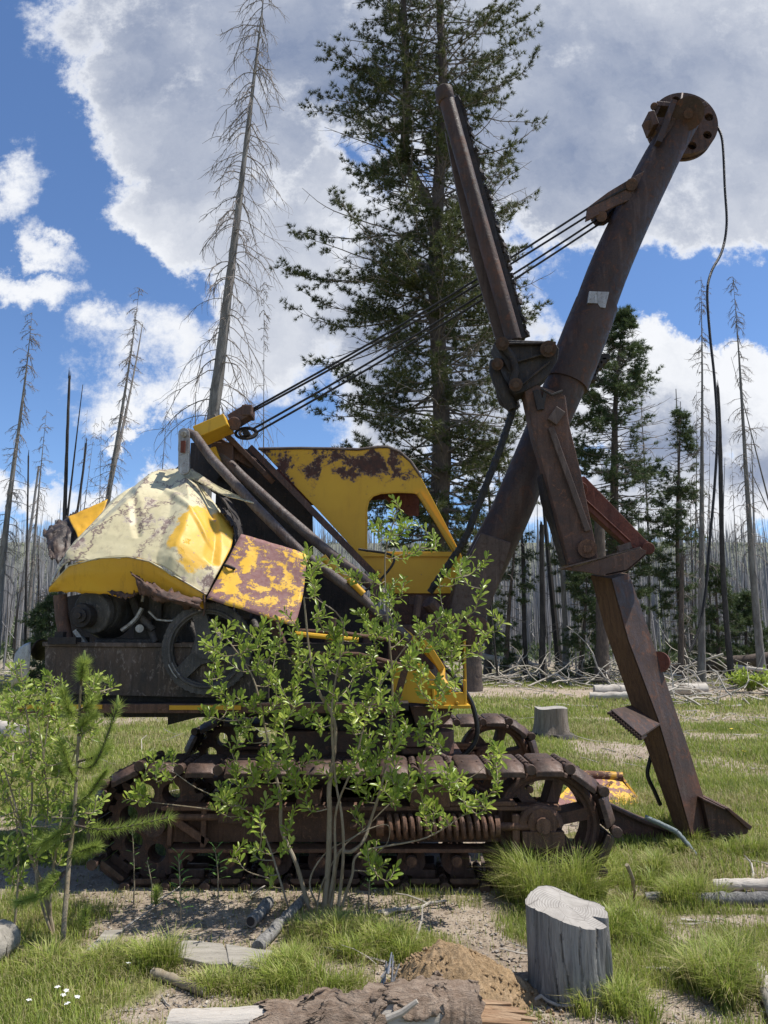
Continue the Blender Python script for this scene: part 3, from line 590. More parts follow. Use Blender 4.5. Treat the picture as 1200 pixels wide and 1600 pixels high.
sheet('dark_lining', [[(262, 744, 6.35), (276, 727, 6.5), (300, 735, 6.5), (330, 762, 6.4), (366, 812, 6.1), (376, 850, 5.95)], [(290, 750, 6.6), (310, 745, 6.7), (340, 760, 6.7), (365, 790, 6.5), (380, 822, 6.3), (378, 856, 6.1)]], 40, 10, M['black'], hood, .10, 12, ragged=.05)
sheet('torn_front_edge', [[(340, 790, 5.9), (360, 815, 5.8), (368, 845, 5.72), (364, 868, 5.66)], [(352, 792, 5.98), (368, 818, 5.92), (373, 842, 5.85), (367, 866, 5.78)]], 30, 6, M['black'], hood, .08, 15, ragged=.05)
# loose side panel
pn = MB(); f4 = [W(377, 834, 5.62), W(478, 867, 5.60), W(480, 932, 5.38), W(461, 979, 5.2), W(323, 935, 5.2)]
vs = np.array([list(p) for p in f4]); 
o = sheet('side_panel', [[(377, 834, 5.60), (430, 850, 5.60), (480, 866, 5.58)], [(352, 882, 5.42), (412, 903, 5.41), (474, 925, 5.40)], [(323, 935, 5.2), (392, 957, 5.2), (461, 979, 5.2)]], 24, 20, M['yellow_panel'], R_, .02, 9, thick=.008)
o['label'] = 'loose square panel of half flaked yellow paint'
MB().tube([W(351, 883, 5.39), W(360, 886, 5.37), W(367, 889, 5.39)], .012, 6).build('panel_latch', M['black'], o)
# dark machinery house behind
hw = MB(); hw.plate(PX([(338, 745), (352, 700), (400, 702), (488, 800), (490, 905), (470, 985), (330, 985)], 7.3), (0, .04, 0)); hw.plate(PX([(298, 692), (352, 688), (362, 770), (296, 752)], 6.85), (0, .03, 0)); hw.plate([W(338, 750, 6.6), W(385, 705, 6.6), W(385, 705, 7.3), W(338, 750, 7.3)], (0, 0, .02))
hw.build('house_wall', M['black'], R_)
# a-frame (gantry)
gt = MB(); gt.beam(W(311, 682, 6.25), W(358, 662, 6.25), .11, .3); go = gt.build('gantry_head', M['yellow_sound'], R_, bevel=.008)
g2 = MB(); g2.beam(W(362, 660, 6.3), W(392, 642, 6.3), .11, .16); g2.box(W(388, 645, 6.3), (.09, .18, .1)); g2.cyl(W(366, 662, 6.2), W(366, 662, 6.45), .06, 14); g2.build('sheave_block', M['rust'], go, bevel=.01)
sh = MB(); cc = W(385, 677, 6.35); sh.tube([cc + Vector((.095 * math.cos(a), .02 * math.sin(a), .055 * math.sin(a))) for a in np.linspace(0, 2 * math.pi, 25)], .014, 6, cap=False); sh.tube([cc + Vector((.07 * math.cos(a), .06 + .02 * math.sin(a), .045 * math.sin(a) + .02)) for a in np.linspace(0, 2 * math.pi, 25)], .014, 6, cap=False); sh.cyl(cc + Vector((0, -.04, 0)), cc + Vector((0, .1, 0)), .03, 10); sh.build('gantry_sheave', M['black'], go, smooth=True)
def lens_bar(mb, p, q, r, D, th):
    p = W(*p, D); q = W(*q, D); d = (q - p).normalized(); n_ = Vector((d.z, 0, -d.x)); pts = []
    for i in range(9): a = math.pi * i / 8; pts.append(p - d * r * math.sin(a) + n_ * r * math.cos(a))
    for i in range(9): a = math.pi * i / 8; pts.append(q + d * r * math.sin(a) - n_ * r * math.cos(a))
    return mb.plate(pts, (0, th, 0))
nl = MB(); lens_bar(nl, (287, 677), (287, 733), .047, 6.02, .03); lens_bar(nl, (287, 677), (288, 733), .047, 6.22, .03); nl.cyl(W(287, 678, 5.99), W(287, 678, 6.3), .026, 14); nl.box(W(287, 700, 6.1), (.07, .1, .07))
nl.build('upright_link', M['chrome'], R_, bevel=.004)
MB().box(W(286, 698, 6.0), (.035, .02, .10)).build('link_plate', M['rust_red'], bpy.data.objects['upright_link'])
MB().tube([W(293, 676, 6.12), W(304, 680, 6.1), W(330, 716, 5.98), W(400, 792, 5.8), W(471, 864, 5.75), W(560, 930, 5.75), W(640, 1000, 5.75)], .040, 14).build('gantry_leg', M['tube'], R_, smooth=True)
MB().tube([W(340, 705, 6.5), W(379, 745, 6.45), W(440, 800, 6.4), W(510, 860, 6.3), W(600, 930, 6.2)], .044, 14).build('gantry_brace', M['tube'], R_, smooth=True)
MB().beam(W(392, 700, 6.75), W(584, 897, 6.6), .055, .09).build('raking_beam', M['rust'], R_)
MB().beam(W(335, 690, 6.5), W(395, 725, 6.7), .10, .12).beam(W(352, 678, 6.4), W(425, 752, 6.8), .05, .1).box(W(352, 712, 6.6), (.2, .3, .18)).build('gantry_crosspiece', M['rust'], R_, bevel=.008)
MB().beam(W(333, 700, 6.4), W(342, 725, 6.4), .05, .05).build('yellow_bracket', M['yellow_sound'], R_)
# cab
def cabside(D, dx=0):
    A = lambda l: [W(x + dx, y, D) for x, y in l]
    return A([(404, 702), (470, 701), (529, 702), (560, 703), (590, 699), (606, 699), (625, 707), (642, 722), (658, 746), (690, 806), (718, 862), (722, 872), (719, 890), (704, 927), (608, 927), (590, 900), (566, 872), (500, 800), (412, 708)]), \
           A([(573, 862), (573, 795), (576, 783), (583, 775), (595, 771), (622, 769), (646, 770), (652, 772), (682, 818), (708, 862)])
o6, h6 = cabside(6.95)
cabo = MB().plate(o6, (0, .012, 0), [h6]).build('cab', M['yellow'], R_, bevel=.004); cabo['label'] = 'yellow cab side with flaking rust along the roof and an empty window'
d_ = Vector((0, .72, 0)); o7 = [p + d_ for p in o6]; h7 = [p + d_ for p in h6]
o7b = [Vector((p.x * 1.0 + .02, p.y, p.z)) for p in o7]
big = [p + d_ + Vector((.02, 0, 0)) for p in h6]
cx_ = sum((p.x for p in big)) / len(big); cz_ = sum((p.z for p in big)) / len(big)
big = [Vector((cx_ + (p.x - cx_) * 1.16, p.y, cz_ + (p.z - cz_) * 1.12)) for p in big]
MB().plate(PX([(430, 735), (470, 706), (529, 705), (590, 704), (625, 711), (658, 750), (672, 775), (600, 780), (480, 790)], 7.67), (0, .012, 0)).build('cab_far_side', M['rust_red'], cabo)
rf = MB(); top = [p for p in o6[1:9]]
for a_, b_2 in zip(top[:-1], top[1:]): rf.plate([a_ + Vector((0, -.012, .004)), b_2 + Vector((0, -.012, .004)), b_2 + Vector((0, .74, .004)), a_ + Vector((0, .74, .004))], (0, 0, .012))
rf.build('cab_roof', M['rust'], cabo)
rim = MB(); rim.tube([p + Vector((0, -.006, .004)) for p in o6[:9]], .014, 8); rim.build('roof_gutter', M['tube'], cabo, smooth=True)
wf = MB(); wf.tube([p + Vector((0, -.004, 0)) for p in h6], .008, 6); wf.build('window_frame', M['yellow_sound'], cabo)
MB().beam(W(654, 770, 6.93), W(716, 866, 6.93), .032, .05).build('windscreen_pillar', M['yellow_sound'], cabo)
MB().beam(W(568, 868, 6.935), W(716, 868, 6.935), .02, .03).build('window_sill', M['yellow_sound'], cabo)
MB().plate(PX([(600, 775), (655, 773), (655, 806), (640, 806), (612, 790)], 7.3), (0, .02, 0)).build('visor_panel', M['rust_red'], cabo)
fr_ = MB(); fr_.plate([W(720, 872, 6.96), W(704, 927, 6.96), W(704, 927, 7.66), W(720, 872, 7.66)], (.01, 0, 0)); fr_.beam(W(656, 748, 7.66), W(720, 870, 7.66), .03, .03); fr_.build('cab_front', M['yellow_sound'], cabo)
MB().plate(PX([(608, 927), (704, 927), (690, 985), (610, 985)], 6.98), (0, .6, 0)).build('cab_underside', M['rust'], cabo)
MB().box(W(660, 939, 6.7), (.25, .2, .07)).cyl(W(662, 945, 6.55), W(690, 955, 6.55), .03, 12).build('cab_step', M['rust'], R_)
# front frame bracket, boom foot
fb_ = MB(); c_h = [W(630 + 5.5 * math.cos(a), 1064 + 5.5 * math.sin(a), 5.6) for a in np.linspace(0, 6.283, 13)[:-1]]
fb_.plate(PX([(612, 1048), (640, 1036), (662, 1038), (684, 1062), (700, 1082), (728, 1084), (728, 1104), (612, 1096)], 5.6), (0, .03, 0), [c_h]); fb_.box(W(700, 1101, 5.75), (.3, .35, .025)); fb_.beam(W(726, 1062, 5.62), W(727, 1102, 5.62), .02, .05); fb_.beam(W(676, 1070, 5.56), W(678, 1098, 5.56), .02, .08)
for k in ((690, 1098), (714, 1098), (672, 1084)): fb_.cyl(W(*k, 5.57), W(*k, 5.6), .013, 8)
fb_.tube([W(684, 1036, 5.75), W(690, 1046, 5.7), W(690, 1062, 5.65), (W(702, 1080, 5.6))], .03, 8); fb_.beam(W(662, 1000, 5.7), W(690, 1045, 5.7), .05, .1); fb_.box(W(700, 1092, 6.0), (.3, .5, .08)); fb_.beam(W(725, 1000, 6.2), W(727, 1100, 6.2), .02, .1)
fb_.tube([W(575, 945, 5.8), W(640, 992, 5.75), W(690, 1045, 5.7)], .02, 8)
fb_.build('front_bracket', M['yellow_sound'], R_, bevel=.006)
MB().plate(PX([(640, 1104), (708, 1106), (704, 1122), (690, 1135), (650, 1135)], 5.7), (0, .5, 0)).cyl(W(676, 1140, 5.75), W(676, 1176, 5.75), .16, 18).build('swing_pinion_case', M['rust'], R_, bevel=.008)
MB().tube([W(668, 940, 6.1), W(690, 965, 6.2), W(716, 985, 6.2)], .06, 10).cyl(W(742, 985, 6.2), W(742, 985, 6.8), .13, 20).box(W(690, 980, 6.4), (.3, .6, .22)).cyl(W(655, 930, 6.0), W(650, 965, 6.0), .03, 10).build('boom_foot', M['rust'], R_, bevel=.01)
# boom
DB = 6.5
bc = [(738, 925), (766, 865), (798, 800), (838, 705), (900, 560), (957, 407), (1028, 258), (1074, 178)]
bw = [.185, .185, .178, .175, .19, .188, .172, .150]
bpts = spline([list(W(x, y, DB)) for x, y in bc], 40); brad = np.interp(np.linspace(0, 7, 40), range(8), bw)
boom = MB().tube(bpts, list(brad), 24).build('boom', M['boom'], R_, smooth=True)
lo = MB(); f_ = lambda l, D: PX(l, D)
lo.plate(f_([(752, 832), (799, 848), (774, 925), (752, 985), (726, 1036), (688, 1032), (692, 1000), (714, 905)], 6.29), (0, .38, 0)); 
lo.build('boom_butt_plate', M['boom_plate'], boom, bevel=.01)
MB().plate(f_([(921, 455), (952, 456), (946, 481), (938, 480), (934, 474), (918, 473)], 6.295), (0, .03, 0)).build('bright_patch', M['chrome'], boom)
rs_ = MB()
for i in range(14):
    a = i / 13; p = W(945 - 62 * a + random.uniform(-2, 2), 560 + 82 * a, 6.6); rs_.box(p, (.05 + random.random() * .05, .1, .05 + random.random() * .05))
rs_.build('chain_sprocket', M['black'], boom)
sl = MB().tube([W(884, 600, DB), W(898, 565, DB), W(917, 515, DB), W(932, 476, DB)], [.205, .207, .205, .199], 24, jit=.012).build('boom_sleeve', M['boom'], boom, smooth=True)
bh = MB(); bh.cyl(W(1074, 178, 6.30), W(1074, 178, 6.72), .150, 28); bh.cyl(W(1076, 177, 6.24), W(1076, 177, 6.3), .045, 14); bh.beam(W(1052, 160, 6.3), W(1028, 225, 6.3), .05, .08); bh.build('boom_head', M['boom'], boom, smooth=True)
shv = MB(); cs = W(1069, 192, 6.76); outer = [cs + Vector((.345 * math.cos(a), 0, .345 * math.sin(a))) for a in np.linspace(0, 6.283, 49)[:-1]]
hs = [[cs + Vector((.265 * math.cos(a0) + .045 * math.cos(a), 0, .265 * math.sin(a0) + .045 * math.sin(a))) for a in np.linspace(0, 6.283, 13)[:-1]] for a0 in np.linspace(.25, 6.53, 9)[:-1]]
shv.plate(outer, (0, .04, 0), hs); shv.plate([p + Vector((0, .10, 0)) for p in outer], (0, .03, 0), [[p + Vector((0, .10, 0)) for p in h] for h in hs])
shv.tube([cs + Vector((.31 * math.cos(a), .07, .31 * math.sin(a))) for a in np.linspace(0, 6.283, 49)], .03, 6, cap=False); shv.cyl(cs, cs + Vector((0, .14, 0)), .08, 16)
shv.build('head_sheave', M['rust'], boom, smooth=True)
gd = MB(); gd.beam(W(1022, 170, 6.5), W(1046, 172, 6.5), .05, .16); gd.beam(W(1025, 172, 6.5), W(1014, 196, 6.5), .05, .14); gd.beam(W(1012, 184, 6.45), W(1020, 205, 6.45), .06, .2); gd.cyl(W(1022, 166, 6.4), W(1022, 166, 6.65), .035, 12); gd.cyl(W(1013, 195, 6.4), W(1013, 195, 6.65), .045, 12); gd.beam(W(1020, 200, 6.5), W(1046, 232, 6.5), .07, .1); gd.beam(W(1058, 168, 6.4), W(1036, 222, 6.4), .05, .1)
gd.beam(W(1066, 146, 6.7), W(1064, 158, 6.4), .02, .02); gd.beam(W(1096, 166, 6.7), W(1104, 162, 6.7), .05, .03)
gd.build('rope_guard', M['rust'], boom, bevel=.006)
# stay block and cables
sb = MB(); sb.plate(f_([(1010, 265), (985, 279), (950, 300), (918, 324), (915, 345), (926, 340), (960, 322), (985, 312), (1004, 302)], 6.35), (0, .03, 0)); sb.plate(f_([(1004, 300), (985, 314), (965, 336), (945, 350), (932, 351), (924, 342), (950, 318), (980, 304)], 6.55), (0, .03, 0))
sb.cyl(W(987, 288, 6.3), W(987, 288, 6.7), .055, 14); sb.cyl(W(940, 338, 6.36), W(940, 338, 6.6), .05, 16); sb.plate(f_([(1010, 262), (990, 275), (980, 300), (1000, 300)], 6.4), (0, .2, 0))
sb.build('stay_block', M['rust'], boom, bevel=.005)
for a, b2, D1 in (((382, 646), (918, 326), 6.36), ((378, 652), (925, 333), 6.42), ((392, 672), (930, 345), 6.5), ((400, 676), (938, 349), 6.54)):
    p = W(*a, 6.3); q = W(*b2, D1); MB().tube([p + (q - p) * k / 10 + Vector((0, 0, -.05 * math.sin(math.pi * k / 10))) for k in range(11)] + [W(982, 292 + (D1 - 6.36) * 40, D1 - .02)], .0105, 6).build('stay_cable', M['wire'], R_, smooth=True)
# dipper stick: upper pipe with flanking plates
DP = 6.02
st = MB(); st.tube([W(696, 150, DP), W(747, 335, DP), W(803, 533, DP)], .068, 20).tube([W(691, 135, DP), W(693, 141, DP), W(696, 156, DP), W(697, 160, DP)], [.035, .082, .084, .07], 20)
sto = st.build('dipper_stick', M['boom'], R_, smooth=True)
MB().plate(f_([(696, 206), (712, 250), (800, 531), (775, 531), (734, 390), (712, 290)], 6.12), (0, .03, 0)).build('flank_plate', M['boom_plate'], sto)
rk = MB(); rk.plate(f_([(706, 155), (716, 152), (770, 340), (822, 527), (800, 529), (760, 390)], 6.14), (0, .10, 0))
for i in range(60):
    a = i / 59; x = 716 + 104 * a + 3 * math.sin(a * 3.1); y = 156 + 368 * a; rk.beam(W(x + random.uniform(-5, 0), y - 2, 6.16), W(x + random.uniform(-3, 2.5), y + random.uniform(0, 5), 6.22), .02 + random.random() * .03, .05 + random.random() * .05)
rk.build('rack_strip', M['black'], sto)
hg = MB(); hg.plate(f_([(772, 534), (782, 530), (866, 533), (874, 545), (872, 562), (858, 585), (840, 600), (818, 612), (806, 616), (796, 606), (800, 590), (788, 566)], 5.90), (0, .24, 0))
hg.beam(W(787, 538, 5.88), W(868, 537, 5.88), .022, .06); hg.beam(W(808, 566, 5.88), W(856, 552, 5.88), .018, .05); hg.beam(W(812, 604, 5.88), W(858, 566, 5.88), .018, .05); hg.tube([W(788, 542, 5.88), W(802, 560, 5.88), W(806, 580, 5.88), W(800, 604, 5.88)], .035, 8)
hgo = hg.build('hinge_casting', M['black'], R_, bevel=.008)
for (px, py, r) in ((785, 537, .055), (857, 545, .068), (806, 601, .055), (777, 569, .05)):
    MB().cyl(W(px, py, 5.80), W(px, py, 6.0), r, 20).cyl(W(px, py, 5.76), W(px, py, 5.81), r * .55, 6).build('hinge_bolt', M['boom'], hgo, smooth=True)
kn = MB(); kn.tube(PX([(776, 566), (773, 580), (780, 598), (790, 615), (800, 640)], 6.0), [.06, .05, .055, .06, .04], 12); kn.tube(PX([(786, 600), (794, 625), (806, 640)], 6.2), [.08, .09, .05], 12); kn.build('hinge_knuckle', M['black'], hgo, smooth=True)
# sleeve arm on the near face, dark channel beside it, brace and plates
sa = MB(); sa.plate(f_([(818, 604), (836, 600), (884, 618), (890, 664), (908, 738), (934, 866), (934, 874), (890, 884), (847, 722), (834, 680)], 5.92), (0, .16, 0))
sao = sa.build('sleeve_arm', M['rust'], R_, bevel=.012)
MB().beam(W(860, 668, 5.90), W(918, 830, 5.90), .05, .04).beam(W(876, 640, 5.89), W(862, 660, 5.89), .09, .04).build('raised_strap', M['boom_plate'], sao, bevel=.006)
MB().beam(W(852, 612, 5.90), W(846, 640, 5.90), .03, .03).tube([W(845, 607, 5.89), W(862, 617, 5.88), W(879, 611, 5.89)], .012, 6).beam(W(838, 610, 5.89), W(845, 640, 5.89), .06, .02).build('arm_lug', M['black'], sao)
MB().cyl(W(918, 857, 5.86), W(918, 857, 6.1), .075, 22).cyl(W(918, 857, 5.83), W(918, 857, 5.87), .034, 8).build('pivot_boss', M['rust_warm'], sao, smooth=True)
MB().plate(f_([(846, 740), (856, 742), (868, 780), (890, 850), (895, 884), (884, 882), (866, 820), (852, 780)], 6.0), (0, .18, 0)).build('inner_channel', M['black'], sao)
ba = MB(); ba.plate(f_([(903, 745), (914, 744), (1008, 842), (1020, 852), (1012, 866), (977, 850), (911, 790)], 6.05), (0, .10, 0)); ba.beam(W(914, 780, 6.04), W(985, 846, 6.04), .012, .02); ba.cyl(W(1013, 857, 5.98), W(1013, 857, 6.2), .05, 18); ba.cyl(W(905, 765, 6.0), W(905, 765, 6.15), .07, 18)
bao = ba.build('brace_arm', M['rust_red'], R_, bevel=.008)
MB().plate(f_([(873, 889), (905, 884), (1000, 857), (1010, 860), (1009, 868), (980, 893), (947, 900), (912, 893)], 5.80), (0, .03, 0)).plate([W(947, 899, 5.8), W(980, 892, 5.8), W(1009, 867, 5.8), W(1009, 866, 6.15), W(985, 886, 6.1), W(950, 894, 6.05)], (0, 0, .012)).build('spread_plate', M['rust'], bao, bevel=.004)
MB().plate([W(872, 888, 5.74), W(1000, 854, 5.84), W(1008, 862, 6.15), W(960, 874, 6.3), W(900, 884, 6.1)], (0, 0, -.012)).beam(W(965, 858, 5.95), W(985, 852, 5.95), .05, .05).build('plate_top', M['boom_plate'], bao)
# lower dipper handle: squared timber with steel faces, turned on its axis
def lofted(name, secs, mat, parent):
    mb = MB(); k = len(secs[0]); vs = [p for s_ in secs for p in s_]
    fs = [(i * k + j, i * k + (j + 1) % k, (i + 1) * k + (j + 1) % k, (i + 1) * k + j) for i in range(len(secs) - 1) for j in range(k)] + [tuple(range(k)), tuple((len(secs) - 1) * k + j for j in range(k))]
    mb.add(vs, fs); return mb.build(name, mat, parent, bevel=.008)
rows = [((922, 898), (954, 904), (981, 896)), ((945, 985), (980, 1000), (1012, 985)), ((987, 1106), (1026, 1122), (1056, 1116)), ((1012, 1175), (1047, 1192), (1077, 1178)), ((1044, 1266), (1074, 1288), (1099, 1250)), ((1056, 1300), (1083, 1325), (1114, 1316))]
secs = []; cap = []
for a, b2, c2 in rows:
    l = W(*a, 6.17); r = W(*b2, 6.02); s_ = W(*c2, 6.22); secs.append([l, r, s_, l + s_ - r])
dh = lofted('dipper_handle', secs, M['wood_dark'], R_)
secs2 = []
for a, b2, c2 in rows:
    l = W(*a, 6.17); r = W(*b2, 6.015); s_ = W(*c2, 6.215); nrm = Vector((.55, -.8, 0)).normalized() * .012; secs2.append([r + nrm * .5, r + nrm, s_ + nrm, s_ + Vector((.004, .05, 0))])
lofted('steel_facing', secs2, M['boom'], dh)
tp = MB(); tp.plate([W(955, 1111, 5.72), W(987, 1104, 6.15), W(1031, 1133, 6.0), W(1003, 1152, 5.66)], (0, 0, .012))
for i in range(13):
    a = i / 12; p0 = W(956 + 48 * a, 1112 + 40 * a, 5.72 - .06 * a); tp.beam(p0 + Vector((-.025, -.01, -.012)), p0 + Vector((.06, .12, .0)), .016, .03)
tp.build('toothed_plate', M['boom'], dh)
MB().cyl(W(1029, 1034, 6.2), W(1031, 1034, 6.35), .085, 22).build('handle_sheave', M['rust_red'], dh, smooth=True)
bk = MB(); bk.plate([W(1098, 1249, 6.1), W(1134, 1266, 6.1), W(1172, 1290, 6.1), W(1168, 1303, 6.1), W(1112, 1312, 6.1)], (0, .7, 0)); bk.plate([W(1133, 1262, 6.05), W(1139, 1262, 6.05), W(1176, 1292, 6.05), W(1172, 1298, 6.05)], (0, .8, 0)); bk.plate([W(1098, 1247, 6.05), W(1134, 1264, 6.05), W(1134, 1266, 6.05), W(1098, 1251, 6.05)], (0, .78, 0))
bk.build('bucket', M['rust'], R_, bevel=.006)
# ropes and hoses
rp = MB(); pts = [W(804, 628, 6.1), W(797, 655, 6.1), W(778, 710, 6.1), W(755, 770, 6.12), W(728, 838, 6.15), W(706, 875, 6.2), W(672, 925, 6.3)]; pts = spline([list(p) for p in pts], 60)
rp.tube(pts, [.027 + .005 * (i % 2) for i in range(60)], 8, jit=.12); rp.build('hoist_rope', M['wire'], R_)
hp = spline([list(W(*p, 6.85)) for p in ((1120, 196), (1126, 225), (1127, 300), (1127, 360), (1117, 405), (1098, 440), (1089, 475), (1090, 540), (1094, 610), (1095, 690), (1088, 770), (1078, 850), (1068, 930), (1055, 985), (1038, 1018))], 90)
hp[:, 1] = np.linspace(6.85, 6.3, 90)
MB().tube(hp, .0125, 8).build('hanging_cable', M['wire'], R_, smooth=True)
MB().tube(spline([list(W(*p, 6.3)) for p in ((1022, 1165), (1015, 1190), (1012, 1212), (1022, 1235), (1032, 1258))], 24), .017, 8).build('loose_cable', M['hose'], R_, smooth=True)
MB().tube(spline([list(W(*p, 5.75)) for p in ((690, 1040), (712, 1060), (735, 1095), (744, 1125), (745, 1150), (735, 1170), (715, 1184), (690, 1178), (660, 1165))], 50), .018, 8).build('hydraulic_hose', M['hose'], R_, smooth=True)
MB().tube(spline([list(W(*p, 6.1)) for p in ((560, 930), (595, 905), (615, 870), (560, 858))], 30), .010, 6).build('thin_wire', M['wire'], R_, smooth=True)

# steel scraps lying by the shovel
def scrap(name, label, cat, mb, mat, bevel=.006, **k):
    c_ = mb.v[0]; o = mb.build(name, mat, None, origin=(c_[0], c_[1], 0), bevel=bevel, **k); return tag(o, label, cat)
b_ = MB(); b_.plate([W(938, 1250, 6.25), W(1006, 1283, 6.25), W(1052, 1300, 6.25), W(1040, 1318, 6.25), W(990, 1312, 6.25), W(950, 1290, 6.25)], (0, .06, 0)); b_.plate([W(934, 1248, 6.2), W(1007, 1282, 6.2), W(1052, 1299, 6.2), W(1052, 1303, 6.2), W(1006, 1287, 6.2), W(934, 1253, 6.2)], (0, .22, 0))
scrap('steel_beam', 'rusty flanged steel beam lying in grass beside the foot of the dipper handle', 'steel beam', b_, M['rust'])
yp = thing('scrap_blade', 'yellow and rust scrap sheet with a rolled rim lying behind the track wheel', 'scrap metal', GP(930, 1265))
MB().plate([W(846, 1268, 7.25), W(900, 1274, 7.2), W(960, 1272, 7.3), W(1002, 1255, 7.55), W(974, 1216, 7.9), W(902, 1214, 7.95), W(880, 1240, 7.6)], (0, 0, .012)).build('blade_sheet', M['yellow_panel'], yp)
MB().tube([W(900, 1212, 7.92), W(935, 1213, 7.92), W(973, 1215, 7.88)], .055, 12).beam(W(973, 1217, 7.86), W(1001, 1254, 7.58), .02, .04).beam(W(925, 1250, 7.5), W(955, 1222, 7.8), .02, .03).build('rolled_rim', paint_mat('rim paint', (.6, .34, .03), (.55, .3, .03), (.12, .05, .03), (.08, .04, .03), .53, None, 6), yp, smooth=True)
# ------------------------------------------------------------------ vegetation builders
def unit(a): return a / np.maximum(np.linalg.norm(a, axis=1, keepdims=True), 1e-9)
def needles(P, Dn, k, L, wd, spread, rng):
    """tufts: k thin three-cornered needles at every point P, fanned about Dn"""
    P = np.repeat(np.asarray(P, float), k, 0); Dn = np.repeat(unit(np.asarray(Dn, float)), k, 0); n = len(P)
    d = unit(Dn + spread * unit(rng.normal(size=(n, 3)))); s = unit(np.cross(d, rng.normal(size=(n, 3)))) * (wd * .5)
    l = L * rng.uniform(.65, 1.15, (n, 1)); b = P + d * l * .06
    v = np.stack([b - s, b + s, P + d * l], 1).reshape(-1, 3); return v, np.arange(3 * n).reshape(-1, 3)
LEAF_O = np.array([(0, 0), (.30, .50), (.62, 1.0), (.86, .78), (1.0, 0)])
def leaves(P, Dn, Up, L, wd, fold=.22):
    """flat-pointed leaves with a folded midrib: points, directions, up vectors, lengths"""
    n = len(P); P = np.asarray(P, float); d = unit(np.asarray(Dn, float)); s = unit(np.cross(d, Up)); u = np.cross(s, d)
    L = np.asarray(L).reshape(-1, 1); vs = []
    for (t_, w_) in ((0, 0), (.30, .5), (.64, 1.0), (.87, .75), (1.0, 0)):
        c = P + d * L * t_ - u * L * .12 * t_ * t_
        if w_ == 0: vs.append(c)
        else: vs += [c - s * L * wd * w_ + u * L * wd * w_ * fold * 2, c, c + s * L * wd * w_ + u * L * wd * w_ * fold * 2]
    v = np.stack(vs, 1); F_ = np.array([(0, 2, 1), (0, 3, 2), (1, 2, 5), (1, 5, 4), (2, 3, 6), (2, 6, 5), (4, 5, 8), (4, 8, 7), (5, 6, 9), (5, 9, 8), (7, 8, 10), (8, 9, 10)])
    f = (F_[None] + (np.arange(n) * 11)[:, None, None]).reshape(-1, 3); return v.reshape(-1, 3), f
def blades(P, H, wd, rng, lean=.45, dirs=None):
    """grass blades: base points, heights -> bent tapered strips"""
    n = len(P); P = np.asarray(P, float); H = np.asarray(H).reshape(-1, 1)
    a = rng.uniform(0, 6.283, n); f = np.stack([np.cos(a), np.sin(a), np.zeros(n)], 1)
    if dirs is not None: f = unit(f * .5 + dirs)
    s = np.stack([-f[:, 1], f[:, 0], np.zeros(n)], 1) * (np.asarray(wd).reshape(-1, 1) * .5); k = (rng.rand(n, 1) * .9 + .25) * lean
    m_ = P + f * H * k * .35; m_[:, 2:] += H * .62; e = P + f * H * k * 1.15; e[:, 2:] += H * np.maximum(.35, 1 - .35 * k)
    v = np.stack([P - s, P + s, m_ - s * .8, m_ + s * .8, e], 1).reshape(-1, 3)
    F_ = np.array([(0, 1, 3), (0, 3, 2), (2, 3, 4)]); return v, (F_[None] + (np.arange(n) * 5)[:, None, None]).reshape(-1, 3)
def bend(p, d, L, n, rng, droop=0.0, wob=.1, lift=0.0):
    """a wandering twig of n points from p along d"""
    pts = [np.array(p, float)]; d = np.array(d, float); d /= np.linalg.norm(d)
    for i in range(n - 1):
        t_ = i / max(1, n - 2); d = d + rng.normal(size=3) * wob + np.array([0, 0, -droop * (1 - t_) + lift * t_ - (droop * .4 * t_)]); d /= np.linalg.norm(d)
        pts.append(pts[-1] + d * L / (n - 1))
    return np.array(pts)

